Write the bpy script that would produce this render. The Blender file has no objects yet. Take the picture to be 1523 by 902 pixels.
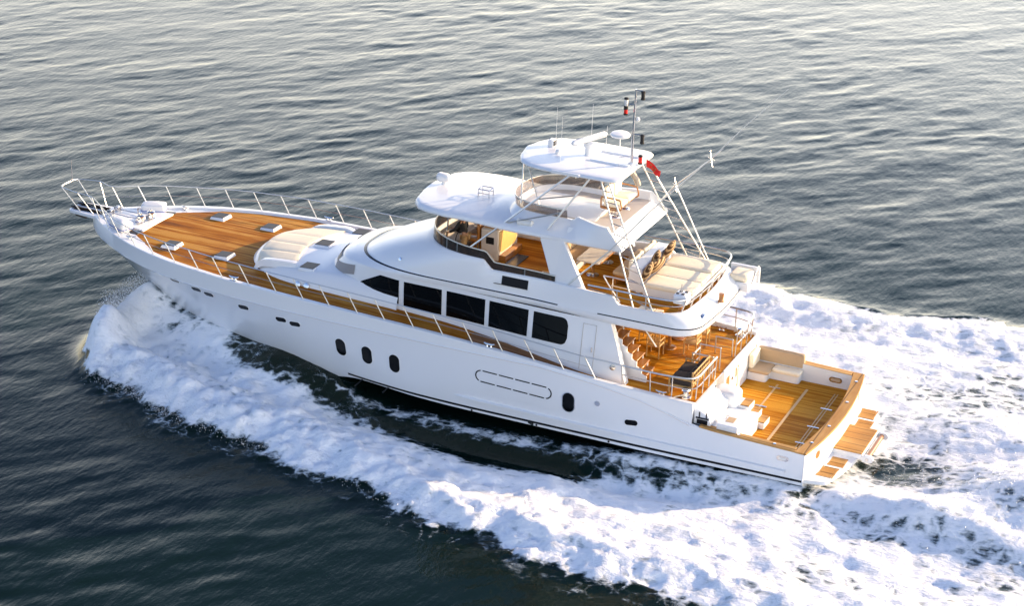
import bpy, bmesh, math, random
import numpy as np
from mathutils import Vector, Matrix
from mathutils.bvhtree import BVHTree
random.seed(7); RNG = np.random.default_rng(11)
SC = bpy.context.scene
COL = SC.collection
rad = math.radians

# ------------------------------------------------------------------ camera
cd = bpy.data.cameras.new('camera'); cam = bpy.data.objects.new('camera', cd); COL.objects.link(cam)
cd.sensor_width = 36.0; cd.lens = 70.44; cd.clip_start = 0.5; cd.clip_end = 9000
CAM = Vector((-15.59, 58.31, 29.98))
yaw, pitch, roll = rad(-64.936), rad(22.568), rad(-0.086)
fw = Vector((math.cos(yaw)*math.cos(pitch), math.sin(yaw)*math.cos(pitch), -math.sin(pitch)))
rt = Vector((math.sin(yaw), -math.cos(yaw), 0)); up = rt.cross(fw)
rt, up = rt*math.cos(roll)+up*math.sin(roll), -rt*math.sin(roll)+up*math.cos(roll)
cam.matrix_world = Matrix(((rt.x, up.x, -fw.x, CAM.x), (rt.y, up.y, -fw.y, CAM.y), (rt.z, up.z, -fw.z, CAM.z), (0, 0, 0, 1)))
SC.camera = cam

# ------------------------------------------------------------------ sky, sun, exposure
SUN_EL, SUN_AZ = 14.0, 180.0 + 42.0          # direction towards the sun, degrees from +X
W = bpy.data.worlds.new('World'); SC.world = W; W.use_nodes = True
nt = W.node_tree; nt.nodes.clear()
sky = nt.nodes.new('ShaderNodeTexSky'); sky.sky_type = 'NISHITA'; sky.sun_disc = False
sky.sun_elevation = rad(SUN_EL); sky.sun_rotation = rad(90 - SUN_AZ)
sky.air_density = 1.0; sky.dust_density = 1.2; sky.ozone_density = 3.0
bg = nt.nodes.new('ShaderNodeBackground'); bg.inputs['Strength'].default_value = 0.15
out = nt.nodes.new('ShaderNodeOutputWorld')
smx = nt.nodes.new('ShaderNodeMix'); smx.data_type = 'RGBA'; smx.blend_type = 'MULTIPLY'; smx.inputs[0].default_value = 1; smx.inputs[7].default_value = (1.0, .935, 1.06, 1)
nt.links.new(sky.outputs[0], smx.inputs[6]); nt.links.new(smx.outputs[2], bg.inputs[0])
# glow added low in the sky to brighten far water, strongest towards the sun
ADDED_GLOW = 3.0
def wn(op, *a):
    n = nt.nodes.new('ShaderNodeMath'); n.operation = op
    for i, v in enumerate(a):
        if isinstance(v, (int, float)): n.inputs[i].default_value = v
        else: nt.links.new(v, n.inputs[i])
    return n.outputs[0]
wtc = nt.nodes.new('ShaderNodeTexCoord'); wsp = nt.nodes.new('ShaderNodeSeparateXYZ'); nt.links.new(wtc.outputs['Generated'], wsp.inputs[0])
hor = wn('MAXIMUM', wn('SQRT', wn('ADD', wn('MULTIPLY', wsp.outputs['X'], wsp.outputs['X']), wn('MULTIPLY', wsp.outputs['Y'], wsp.outputs['Y']))), .001)
dt_ = wn('DIVIDE', wn('ADD', wn('MULTIPLY', wsp.outputs['X'], math.cos(rad(SUN_AZ))), wn('MULTIPLY', wsp.outputs['Y'], math.sin(rad(SUN_AZ)))), hor)
azw = wn('ADD', wn('MULTIPLY', dt_, .5), .5)
mr = nt.nodes.new('ShaderNodeMapRange'); mr.interpolation_type = 'SMOOTHSTEP'; nt.links.new(wsp.outputs['Z'], mr.inputs[0])
mr.inputs[1].default_value = .14; mr.inputs[2].default_value = .53; mr.inputs[3].default_value = 1; mr.inputs[4].default_value = 0
wr = nt.nodes.new('ShaderNodeValToRGB'); nt.links.new(wsp.outputs['Z'], wr.inputs[0]); e = wr.color_ramp.elements
e[0].position = .02; e[0].color = (1, .84, .55, 1); e[1].position = .44; e[1].color = (.74, .84, .88, 1); k = e.new(.24); k.color = (.98, .91, .75, 1)
bg2 = nt.nodes.new('ShaderNodeBackground'); nt.links.new(wr.outputs[0], bg2.inputs[0]); nt.links.new(wn('MULTIPLY', wn('MULTIPLY', azw, mr.outputs[0]), ADDED_GLOW), bg2.inputs[1])
add = nt.nodes.new('ShaderNodeAddShader'); nt.links.new(bg.outputs[0], add.inputs[0]); nt.links.new(bg2.outputs[0], add.inputs[1]); nt.links.new(add.outputs[0], out.inputs[0])
sd = bpy.data.lights.new('sun', 'SUN'); sun = bpy.data.objects.new('sun', sd); COL.objects.link(sun)
sd.energy = 5.0; sd.angle = rad(0.6); sd.color = (1.0, 0.72, 0.42)
az, el = rad(SUN_AZ), rad(SUN_EL)
sdir = Vector((math.cos(az)*math.cos(el), math.sin(az)*math.cos(el), math.sin(el)))
sun.rotation_euler = sdir.to_track_quat('Z', 'Y').to_euler()
SC.view_settings.view_transform = 'Standard'; SC.view_settings.look = 'None'
SC.view_settings.exposure = 0.82; SC.view_settings.gamma = 1.0
SC.cycles.max_bounces = 8; SC.cycles.transparent_max_bounces = 16

# ------------------------------------------------------------------ helpers
TR = rad(1.8)
MB_ = Matrix.Rotation(-TR, 4, 'Y')            # boat frame to world: bow trimmed up

class MB:
    def __init__(s): s.v = []; s.f = []
    def add(s, vs, fs):
        o = len(s.v); s.v += [tuple(map(float, p)) for p in vs]; s.f += [tuple(i+o for i in q) for q in fs]; return s
    def grid(s, rows, cu=False, cv=False):
        n, m = len(rows), len(rows[0]); vs = [p for r in rows for p in r]; fs = []
        for i in range(n if cu else n-1):
            for j in range(m if cv else m-1):
                a, b = i, (i+1) % n; c, d = j, (j+1) % m
                fs.append((a*m+c, a*m+d, b*m+d, b*m+c))
        return s.add(vs, fs)
    def fan(s, pts, flip=False):
        f = list(range(len(pts)));
        return s.add(pts, [tuple(f[::-1] if flip else f)])
    def box(s, x0, x1, y0, y1, z0, z1):
        v = [(x, y, z) for z in (z0, z1) for y in (y0, y1) for x in (x0, x1)]
        return s.add(v, [(0, 2, 3, 1), (4, 5, 7, 6), (0, 1, 5, 4), (2, 6, 7, 3), (0, 4, 6, 2), (1, 3, 7, 5)])
    def hexa(s, b, t):           # bottom four points, top four points, same winding
        v = list(b)+list(t)
        return s.add(v, [(3, 2, 1, 0), (4, 5, 6, 7), (0, 1, 5, 4), (1, 2, 6, 5), (2, 3, 7, 6), (3, 0, 4, 7)])
    def prism(s, pts, d):        # polygon of 3D points swept by vector d
        n = len(pts); d = Vector(d); a = [Vector(p) for p in pts]; b = [p+d for p in a]
        fs = [tuple(range(n))[::-1], tuple(range(n, 2*n))]
        fs += [(i, (i+1) % n, n+(i+1) % n, n+i) for i in range(n)]
        return s.add(a+b, fs)
    def tube(s, pts, r, n=8, closed=False, caps=True):
        P = [Vector(p) for p in pts]; N = len(P); rows = []
        rr = r if isinstance(r, (list, tuple)) else [r]*N
        prev = None
        for i in range(N):
            if closed: t = (P[(i+1) % N]-P[i-1])
            else: t = P[min(i+1, N-1)]-P[max(i-1, 0)]
            if t.length < 1e-9: t = Vector((0, 0, 1))
            t.normalize()
            u = prev if prev is not None else (Vector((0, 0, 1)) if abs(t.z) < .9 else Vector((1, 0, 0)))
            u = (u-t*u.dot(t)).normalized(); prev = u; w = t.cross(u)
            rows.append([P[i]+(u*math.cos(2*math.pi*k/n)+w*math.sin(2*math.pi*k/n))*rr[i] for k in range(n)])
        s.grid(rows, cu=closed, cv=True)
        if caps and not closed: s.fan(rows[0], True); s.fan(rows[-1])
        return s
    def lathe(s, c, prof, n=20, axis=(0, 0, 1)):
        q = Vector((0, 0, 1)).rotation_difference(Vector(axis)); c = Vector(c); rows = []
        for r, h in prof:
            rows.append([c+q @ Vector((r*math.cos(2*math.pi*k/n), r*math.sin(2*math.pi*k/n), h)) for k in range(n)])
        s.grid(rows, cv=True)
        if prof[0][0] > 1e-4: s.fan(rows[0], True)
        if prof[-1][0] > 1e-4: s.fan(rows[-1])
        return s
    def cushion(s, x0, x1, y0, y1, z0, z1, r=.05, n=4, crown=.02):
        # rounded box with a slightly crowned top, built as stacked rounded-rectangle rings
        def rr(ins, z, k=5):
            pts = []; R = max(r*1.3-ins*.3, .01)
            for cx, cy, a0 in ((x1-ins-R, y1-ins-R, 0), (x0+ins+R, y1-ins-R, 90), (x0+ins+R, y0+ins+R, 180), (x1-ins-R, y0+ins+R, 270)):
                for q in range(k+1):
                    a = rad(a0+90*q/k); pts.append((cx+R*math.cos(a), cy+R*math.sin(a), z))
            return pts
        rows = []
        for q in range(n+1):
            a = math.pi/2*(1-q/n); rows.append(rr(r*(1-math.cos(a)), z0+r*(1-math.sin(a))))
        for q in range(n+1):
            a = math.pi/2*q/n; rows.append(rr(r*(1-math.cos(a)), z1-r*(1-math.sin(a))))
        s.grid(rows, cv=True); s.fan(rows[0], True)
        c = ((x0+x1)/2, (y0+y1)/2)
        t2 = [(c[0]+(p[0]-c[0])*.6, c[1]+(p[1]-c[1])*.6, z1+crown*.8) for p in rows[-1]]
        s.grid([rows[-1], t2], cv=True); s.fan(t2)
        return s
    def mirror(s):
        o = MB(); o.v = s.v+[(x, -y, z) for x, y, z in s.v]; n = len(s.v)
        o.f = s.f+[tuple(i+n for i in q[::-1]) for q in s.f]; return o
    def flipped_y(s):
        o = MB(); o.v = [(x, -y, z) for x, y, z in s.v]; o.f = [q[::-1] for q in s.f]; return o
    def tree(s): return BVHTree.FromPolygons(s.v, s.f)
    def build(s, name, mat, parent=None, smooth=40, bevel=0, recalc=True, origin=None, seg=2):
        me = bpy.data.meshes.new(name)
        v = s.v if origin is None else [tuple(Vector(p)-Vector(origin)) for p in s.v]
        me.from_pydata(v, [], s.f)
        if recalc:
            bm = bmesh.new(); bm.from_mesh(me)
            bmesh.ops.remove_doubles(bm, verts=bm.verts, dist=1e-5)
            bmesh.ops.recalc_face_normals(bm, faces=bm.faces); bm.to_mesh(me); bm.free()
        me.materials.append(mat)
        if smooth:
            me.polygons.foreach_set('use_smooth', [True]*len(me.polygons)); me.set_sharp_from_angle(angle=rad(smooth))
        o = bpy.data.objects.new(name, me); COL.objects.link(o)
        if bevel:
            b = o.modifiers.new('bevel', 'BEVEL'); b.width = bevel; b.segments = seg; b.limit_method = 'ANGLE'; b.angle_limit = rad(35); b.harden_normals = False
        if parent is not None: o.parent = parent
        if origin is not None:
            o.location = origin
        return o

def tag(o, label=None, cat=None, group=None, kind=None):
    if label: o['label'] = label
    if cat: o['category'] = cat
    if group: o['group'] = group
    if kind: o['kind'] = kind
    return o
def thing(name, loc, label, cat, group=None, rz=0.0):
    """Empty at a boat-frame position, tilted with the boat, that parents a thing's parts (local axes = boat axes)."""
    o = bpy.data.objects.new(name, None); COL.objects.link(o); o.empty_display_size = .2
    o.matrix_world = MB_ @ Matrix.Translation(Vector(loc)) @ Matrix.Rotation(rz, 4, 'Z')
    return tag(o, label, cat, group)
def solo(o, loc, label, cat, group=None, rz=0.0):
    o.matrix_world = MB_ @ Matrix.Translation(Vector(loc)) @ Matrix.Rotation(rz, 4, 'Z')
    return tag(o, label, cat, group)
def sm(a, b, x):
    t = min(1, max(0, (x-a)/(b-a))); return t*t*(3-2*t)
def lerp(a, b, t): return a+(b-a)*t
def smooth_path(pts, n=6, closed=False):
    P = [Vector(p) for p in pts]; N = len(P); o = []
    rng = range(N if closed else N-1)
    for i in rng:
        if closed: p0, p1, p2, p3 = P[i-1], P[i], P[(i+1) % N], P[(i+2) % N]
        else: p0, p1, p2, p3 = P[max(i-1, 0)], P[i], P[i+1], P[min(i+2, N-1)]
        for k in range(n):
            t = k/n
            o.append(.5*((2*p1)+(-p0+p2)*t+(2*p0-5*p1+4*p2-p3)*t*t+(-p0+3*p1-3*p2+p3)*t**3))
    if not closed: o.append(P[-1])
    return o
def round_poly(pts, r, k=4):
    P = [Vector(p) for p in pts]; N = len(P); o = []
    rr = r if isinstance(r, (list, tuple)) else [r]*N
    for i in range(N):
        a, b, c = P[i-1], P[i], P[(i+1) % N]; q = rr[i]
        if q < 1e-4: o.append(b); continue
        d1 = (a-b); d2 = (c-b); q1 = min(q, d1.length*.49); q2 = min(q, d2.length*.49)
        s, e = b+d1.normalized()*q1, b+d2.normalized()*q2
        for j in range(k+1):
            t = j/k; o.append(s*(1-t)**2+b*2*t*(1-t)+e*t*t)
    return o

# ------------------------------------------------------------------ materials
def mat(name, col, rough=.5, metal=0, coat=0, spec=.5, var=0, vscale=3, bump=0, bscale=40, emit=None):
    m = bpy.data.materials.new(name); m.use_nodes = True; t = m.node_tree; b = t.nodes['Principled BSDF']
    b.inputs['Base Color'].default_value = (*col, 1); b.inputs['Roughness'].default_value = rough
    b.inputs['Metallic'].default_value = metal; b.inputs['Coat Weight'].default_value = coat; b.inputs['Coat Roughness'].default_value = .08
    b.inputs['Specular IOR Level'].default_value = spec
    if var or bump:
        tc = t.nodes.new('ShaderNodeTexCoord')
        if var:
            n = t.nodes.new('ShaderNodeTexNoise'); n.inputs['Scale'].default_value = vscale; n.inputs['Detail'].default_value = 5
            t.links.new(tc.outputs['Object'], n.inputs['Vector'])
            mx = t.nodes.new('ShaderNodeMix'); mx.data_type = 'RGBA'
            mx.inputs[6].default_value = (*[c*(1-var) for c in col], 1); mx.inputs[7].default_value = (*[min(1, c*(1+var)) for c in col], 1)
            t.links.new(n.outputs['Fac'], mx.inputs[0]); t.links.new(mx.outputs[2], b.inputs['Base Color'])
        if bump:
            n2 = t.nodes.new('ShaderNodeTexNoise'); n2.inputs['Scale'].default_value = bscale; n2.inputs['Detail'].default_value = 3
            t.links.new(tc.outputs['Object'], n2.inputs['Vector'])
            bp = t.nodes.new('ShaderNodeBump'); bp.inputs['Strength'].default_value = bump; bp.inputs['Distance'].default_value = .02
            t.links.new(n2.outputs['Fac'], bp.inputs['Height']); t.links.new(bp.outputs[0], b.inputs['Normal'])
    return m

def teak_mat(name, c0, c1, c2, streak=1.0, axis=0, plank=.085):
    """planks along one axis: seams, board to board variation, long streaks of bleached and oiled wood"""
    m = bpy.data.materials.new(name); m.use_nodes = True; t = m.node_tree; b = t.nodes['Principled BSDF']; L = t.links
    tc = t.nodes.new('ShaderNodeTexCoord'); mp = t.nodes.new('ShaderNodeMapping'); L.new(tc.outputs['Object'], mp.inputs['Vector'])
    if axis == 1: mp.inputs['Rotation'].default_value = (0, 0, rad(90))
    sep = t.nodes.new('ShaderNodeSeparateXYZ'); L.new(mp.outputs[0], sep.inputs[0])
    def math_(op, a, bb=None, cc=None):
        n = t.nodes.new('ShaderNodeMath'); n.operation = op
        for i, v in enumerate((a, bb, cc)):
            if v is None: continue
            if isinstance(v, (int, float)): n.inputs[i].default_value = v
            else: L.new(v, n.inputs[i])
        return n.outputs[0]
    pl = math_('DIVIDE', sep.outputs['Y'], plank); fl = math_('FLOOR', pl); fr = math_('FRACT', pl)
    wn = t.nodes.new('ShaderNodeTexWhiteNoise'); wn.noise_dimensions = '1D'; L.new(fl, wn.inputs['W'])
    s1 = t.nodes.new('ShaderNodeMapping'); s1.inputs['Scale'].default_value = (.35, 3.0, 1); L.new(mp.outputs[0], s1.inputs['Vector'])
    n1 = t.nodes.new('ShaderNodeTexNoise'); n1.inputs['Scale'].default_value = 1.1; n1.inputs['Detail'].default_value = 7; n1.inputs['Roughness'].default_value = .62; L.new(s1.outputs[0], n1.inputs['Vector'])
    n2 = t.nodes.new('ShaderNodeTexNoise'); n2.inputs['Scale'].default_value = .45; n2.inputs['Detail'].default_value = 3; L.new(mp.outputs[0], n2.inputs['Vector'])
    f = math_('ADD', math_('MULTIPLY', n1.outputs['Fac'], .9*streak), math_('MULTIPLY', n2.outputs['Fac'], .6))
    f = math_('ADD', f, math_('MULTIPLY', wn.outputs['Value'], .22))
    r = t.nodes.new('ShaderNodeValToRGB'); L.new(f, r.inputs['Fac'])
    e = r.color_ramp.elements; e[0].position = .58; e[0].color = (*c0, 1); e[1].position = 1.06; e[1].color = (*c2, 1)
    k = e.new(.82); k.color = (*c1, 1)
    seam = math_('LESS_THAN', fr, .09)
    mx = t.nodes.new('ShaderNodeMix'); mx.data_type = 'RGBA'; L.new(math_('MULTIPLY', seam, .6), mx.inputs[0])
    L.new(r.outputs['Color'], mx.inputs[6]); mx.inputs[7].default_value = (.03, .02, .015, 1)
    L.new(mx.outputs[2], b.inputs['Base Color'])
    rg = math_('MULTIPLY_ADD', n2.outputs['Fac'], .4, .34); L.new(rg, b.inputs['Roughness']); b.inputs['Specular IOR Level'].default_value = .06
    bp = t.nodes.new('ShaderNodeBump'); bp.inputs['Strength'].default_value = .25; bp.inputs['Distance'].default_value = .004
    L.new(math_('SUBTRACT', 1.0, seam), bp.inputs['Height']); L.new(bp.outputs[0], b.inputs['Normal'])
    return m

M = {}
M['gel'] = mat('white_gelcoat', (.80, .81, .82), .30, coat=.35, var=.02, vscale=.7)
M['hull'] = mat('hull_paint', (.78, .795, .82), .22, coat=.5, var=.025, vscale=.5)
M['white'] = mat('white_paint', (.80, .80, .79), .42)
M['bottom'] = mat('black_antifouling', (.008, .009, .012), .45)
M['black'] = mat('black_trim', (.006, .007, .010), .45, spec=.2)
M['stripe'] = mat('dark_stripe', (.010, .013, .022), .25)
M['glass'] = mat('dark_glass', (.0025, .003, .0035), .05, spec=.18)
M['ws'] = mat('windscreen_cover', (.30, .28, .27), .6, bump=.2, bscale=90)
M['smoke'] = mat('smoked_acrylic', (.030, .022, .018), .10, spec=.35); M['smoke'].node_tree.nodes['Principled BSDF'].inputs['Alpha'].default_value = .82
M['tubglass'] = mat('bronze_acrylic', (.16, .105, .075), .12, spec=.3); M['tubglass'].node_tree.nodes['Principled BSDF'].inputs['Alpha'].default_value = .50
M['chrome'] = mat('stainless_steel', (.72, .70, .68), .16, metal=1)
M['rail'] = mat('polished_rail', (.60, .59, .57), .28, metal=.9)
M['cream'] = mat('cream_cushion', (.86, .77, .59), .85, var=.05, vscale=8, bump=.25, bscale=30)
M['tan'] = mat('tan_cushion', (.50, .36, .22), .85, var=.06, vscale=6, bump=.25, bscale=30)
M['dark'] = mat('dark_cushion', (.045, .033, .028), .85, bump=.3, bscale=40)
M['hatch'] = mat('grey_hatch_lens', (.060, .063, .070), .5, spec=.2)
M['rub'] = mat('black_rubber', (.012, .012, .012), .6)
M['red'] = mat('red_lens', (.75, .02, .01), .3)
M['redflag'] = mat('red_cloth', (.70, .018, .012), .8, var=.15, vscale=9)
M['greyfloor'] = mat('non_skid_floor', (.50, .46, .42), .7, var=.04, vscale=6)
M['cabinet'] = mat('cream_cabinet', (.66, .60, .52), .45)
M['louvre'] = mat('varnished_louvre', (.62, .40, .14), .45, var=.12, vscale=14)
M['wood'] = mat('varnished_wood', (.36, .15, .035), .28, coat=.4, var=.25, vscale=5)
M['bamboo'] = mat('bamboo_frame', (.50, .30, .11), .5, var=.2, vscale=12)
M['seam'] = mat('seam_caulk', (.62, .42, .20), .5)
M['skin'] = mat('skin', (.42, .21, .12), .5)
M['shirt'] = mat('black_shirt', (.010, .010, .012), .8)
M['trouser'] = mat('khaki_trousers', (.42, .27, .12), .8)
M['hair'] = mat('dark_hair', (.012, .009, .007), .6)
M['blueline'] = mat('blue_trim', (.05, .10, .42), .5)
M['lamp'] = mat('lamp_glass', (.75, .74, .70), .12)
M['anchor'] = mat('dark_galvanised', (.07, .05, .04), .4, metal=.7)
M['beige'] = mat('beige_lining', (.50, .41, .31), .7)
M['teak'] = teak_mat('teak_deck', (.14, .038, .000), (.36, .115, .002), (.54, .26, .05))
M['teakc'] = teak_mat('teak_cockpit', (.22, .070, .001), (.46, .165, .004), (.62, .30, .035))  # golden copy of the teak, sunlight put into the colour
M['teaks'] = teak_mat('teak_side_deck', (.11, .045, .018), (.24, .11, .045), (.34, .18, .09))  # darker copy of the teak, side-deck shade put into the colour
M['teakcap'] = teak_mat('teak_cap', (.36, .17, .05), (.48, .26, .085), (.55, .33, .13), plank=.4)
M['teakcapy'] = teak_mat('teak_cap_athwart', (.36, .17, .05), (.50, .28, .10), (.58, .36, .15), axis=1, plank=.5)

# ================================================================== THE YACHT (boat frame: x forward from the transom, y to port, z up)
YT = bpy.data.objects.new('motor_yacht', None); COL.objects.link(YT); YT.rotation_euler = (0, -TR, 0)
tag(YT, 'long white motor yacht with teak decks and a flybridge, under way with a foaming wake', 'yacht')

XG = [0, 3.85, 5.5, 7.3, 8.3, 10.5, 12.7, 14.9, 17, 19.2, 21.5, 23.7, 24.8, 25.85, 26.9, 27.9, 28.6, 29.1, 29.4]
YG = [3.30, 3.30, 3.38, 3.47, 3.53, 3.58, 3.62, 3.64, 3.64, 3.58, 3.42, 3.08, 2.80, 2.43, 1.92, 1.32, .82, .40, .03]
ZG = [2.20, 2.20, 2.28, 2.40, 2.50, 2.70, 2.84, 2.93, 3.0, 3.05, 3.09, 3.10, 3.10, 3.10, 3.09, 3.08, 3.08, 3.07, 3.07]
ZS = [1.33, 1.47, 1.97, 2.31, 2.44]           # knuckle line aft; forward it runs just under the gunwale
def gy(x): return float(np.interp(x, XG, YG))
def gz(x): return float(np.interp(x, XG, ZG))
def gs(x): return min(gz(x)-.07, float(np.interp(x, [0, 1.5, 3.0, 3.85, 4.7, 5.6, 7.3, 9.0], [1.33, 1.37, 1.42, 1.49, 1.76, 2.02, 2.31, 2.50])))
def deck_z(x): return float(np.interp(x, [3.8, 6.3, 8, 9.7, 11.1, 13.4, 15.5, 19, 22, 27, 29.4], [2.10, 2.10, 2.25, 2.48, 2.62, 2.78, 2.88, 2.97, 3.02, 3.03, 3.03]))
def xc_of(x): return x if x < 14 else 14+(x-14)*(12.25/15.4)
def chine(xc):
    y = float(np.interp(xc, [0, 5, 12, 14, 16, 18, 20, 22, 24, 25.4, 26.25], [3.22, 3.38, 3.42, 3.36, 3.12, 2.62, 2.02, 1.38, .72, .28, .0]))
    z = float(np.interp(xc, [0, 13, 15, 16.2, 17.2, 18, 19.5, 22, 24, 26.25], [.17, .20, .25, .26, .02, -.30, -.68, -.75, -.50, .05])); return y, z
def spline(xs, ys, q):                        # smooth interpolation through the station tables
    return float(np.interp(q, xs, ys))
NS = 120
stx = [29.4*(1-(1-i/NS)**1.25) for i in range(NS+1)]
hull = MB(); rows = []
bott = MB(); brow = []
def topside(x, t):
    xc = xc_of(x); yc, zc = chine(xc); yg, zg = gy(x), gs(x); b = sm(15, 26, x)
    p = lerp(.80, 1.55, b); xx = lerp(xc, x, t**lerp(1, .9, b)); return (xx, lerp(yc, yg, t**p), lerp(zc, zg, t))
for x in stx:
    rows.append([topside(x, k/14) for k in range(15)])
    xc = xc_of(x); yc, zc = chine(xc)
    brow.append([(xc-(.25 if x > 26 else 0)*q, yc*(1-.55*q)-.02*q, zc-.9*q**1.2) for q in (0, .12, .4, 1)]+[(xc-.3*(x > 26), 0, zc-1.2)])
# light smoothing of the station tables so the plating is fair
def fair(rows, it=6):
    for _ in range(it):
        n = [list(r) for r in rows]
        for i in range(1, len(rows)-1):
            for j in range(len(rows[0])):
                a, b, c = rows[i-1][j], rows[i][j], rows[i+1][j]
                n[i][j] = (b[0], b[1]*.5+(a[1]+c[1])*.25, b[2]*.5+(a[2]+c[2])*.25)
        rows = n
    return rows
rows = fair(rows); brow = fair(brow)
for a, b in zip(rows, brow): b[0] = a[0]
hull.grid(rows); HT = hull.tree()
HULL = hull.mirror().build('hull', M['hull'], YT, smooth=50)
bott.grid(brow); bott.mirror().build('hull_bottom', M['bottom'], YT, smooth=50)
def hull_at(x, z, off=.0):
    h = HT.ray_cast(Vector((x, 9, z)), Vector((0, -1, 0)))
    return (x, h[0].y+off, z) if h[0] is not None else (x, gy(x), z)
def hull_patch(poly, off, inner=None):
    """a thin plate lying on the port side following the plating; poly is an outline in (x, z)"""
    m = MB(); cx = sum(p[0] for p in poly)/len(poly); cz = sum(p[1] for p in poly)/len(poly); R = []
    for f in (1, .995, .6, .25): 
        o = off if f != 1 else -.01
        R.append([hull_at(cx+(p[0]-cx)*f, cz+(p[1]-cz)*f, o) for p in poly])
    m.grid(R, cv=True); m.fan(R[-1]); return m
def both(mb, name, mt, parent, **k):
    a = mb.build(name, mt, parent, **k); b = mb.flipped_y().build(name, mt, parent, **k); return a, b
def capsule(cx, cz, w, h, tilt=0, n=7):
    r = min(w, h)/2; pts = []
    for k in range(4):
        sx, sz = (1, 1, -1, -1)[k], (1, -1, -1, 1)[k]
        for q in range(n+1):
            a = [90, 0, -90, -180][k]-90*q/n; pts.append((sx*(w/2-r)+r*math.cos(rad(a)), sz*(h/2-r)+r*math.sin(rad(a))))
    c, s_ = math.cos(tilt), math.sin(tilt)
    return [(cx+x*c-z*s_, cz+x*s_+z*c) for x, z in pts]
# hull stripe, knuckle rub rail, spray rail
def hull_strip(x0, x1, z0f, z1f, off, n=90):
    m = MB(); A = []
    for i in range(n+1):
        x = lerp(x0, x1, i/n); z0, z1 = z0f(x), z1f(x)
        A.append([hull_at(x, z0, -.01), hull_at(x, z0, off), hull_at(x, (z0+z1)/2, off), hull_at(x, z1, off), hull_at(x, z1, -.01)])
    m.grid(A); return m
both(hull_strip(.05, 16.6, lambda x: .285, lambda x: .365, .006), 'boot_stripe', M['black'], HULL)
srm = MB(); R = []
for i in range(61):
    x = lerp(.6, 12.3, i/60); z = .60+.010*x; o = .085*min(1, (12.3-x)/.5+.02); y = hull_at(x, z)[1]; R.append([(x, y-.02, z+.03), (x, y+o, z), (x, y+o, z-.045), (x, y-.02, z-.055)])
srm.grid(R); both(srm, 'spray_rail', M['hull'], HULL, smooth=25)
both(hull_strip(.02, 29.0, lambda x: gs(x)-.045, lambda x: gs(x)+.0, .035, 160), 'rub_rail', M['hull'], HULL, smooth=60)
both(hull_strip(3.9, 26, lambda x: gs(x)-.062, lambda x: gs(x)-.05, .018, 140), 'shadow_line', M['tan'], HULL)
# oval cabin windows, small bow ports, aft port
for cx, cz, w, h, tl in [(16.68, 1.47, .40, .70, 0), (15.62, 1.42, .40, .70, 0), (14.53, 1.36, .40, .70, 0), (8.06, 1.38, .40, .68, 0)]:
    f = both(hull_patch(capsule(cx, cz, w+.06, h+.06), .012), 'hull_window', M['chrome'] if cx < 9 else M['gel'], HULL)
    g = hull_patch(capsule(cx, cz, w, h), .020)
    for o, q in zip(f, (g, g.flipped_y())): q.build('pane', M['glass'], o)
for cx, cz in [(23.75, 2.40), (22.78, 2.27), (22.22, 2.21), (20.68, 2.09), (19.08, 2.0), (18.5, 1.96), (5.85, 1.12)]:
    f = both(hull_patch(capsule(cx, cz, .50, .235, -.10), .010), 'porthole', M['gel'], HULL)
    g = hull_patch(capsule(cx, cz, .45, .19, -.10), .018)
    for o, q in zip(f, (g, g.flipped_y())): q.build('pane', M['glass'], o)
g0 = capsule(10.05, 1.60, 2.75, .42, .045, 9)            # engine room vent: a ring of slots
N_ = len(g0)
segs = []; per = [0]
for i in range(N_): per.append(per[-1]+math.dist(g0[i], g0[(i+1) % N_]))
def along(s):
    s %= per[-1]; i = max(k for k in range(N_) if per[k] <= s); t = (s-per[i])/max(1e-6, per[i+1]-per[i]); a, b = g0[i], g0[(i+1) % N_]
    return (lerp(a[0], b[0], t), lerp(a[1], b[1], t))
vm = MB(); k = 10; L_ = per[-1]/k
for i in range(k):
    R = []
    for q in range(13):
        s = (i+.06+.88*q/12)*L_; p = along(s); p1 = along(s-.01); p2 = along(s+.01); dx, dz = p2[0]-p1[0], p2[1]-p1[1]; d = math.hypot(dx, dz); nx, nz = -dz/d*.022, dx/d*.022
        R.append([hull_at(p[0]-nx, p[1]-nz, .008), hull_at(p[0]+nx, p[1]+nz, .008)])
    vm.grid(R)
both(vm, 'engine_vent', M['black'], HULL)
for cx, cz in [(7.05, 1.55)]:
    both(hull_patch(capsule(cx, cz, .19, .19), .015), 'fuel_filler', M['chrome'], HULL)
for cx in (16.0, 14.9, 11.6, 9.2, 6.6):
    both(hull_patch(capsule(cx, .24, .07, .07), .02), 'drain_outlet', M['black'], HULL)
both(hull_patch(capsule(9.4, .27, .22, .10, .3), .03), 'exhaust_flap', M['chrome'], HULL)
for s_ in (1, -1):                                       # oval hawse lights near the transom
    m = hull_patch(capsule(.72, 1.02, .40, .17), .02); m = m if s_ > 0 else m.flipped_y(); o = m.build('hawse_fairlead', M['chrome'], HULL)
    m = hull_patch(capsule(.72, 1.02, .24, .09), .03); m = m if s_ > 0 else m.flipped_y(); m.build('opening', M['lamp'], o)

# ---- bulwark above the knuckle with cap and inner face
def bul_x(i, n=130): return lerp(3.82, 29.4, i/n)
bw = MB(); R = []
for i in range(131):
    x = bul_x(i); y, z0, z = gy(x), gs(x), gz(x); cw = lerp(.20, .30, sm(22, 27, x)); cw = min(cw, y*.9)
    R.append([(x, y, z0-.005), (x, y-.005, z-.03), (x, y-.03, z), (x, y-cw+.02, z+.004), (x, y-cw, z-.012), (x, max(y-cw-.01, 0), deck_z(x)-.03)])
R = fair(R, 4)
bw.grid(R); bw.fan(R[0])
bw.mirror().build('bulwark', M['gel'], YT, smooth=35)
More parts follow.
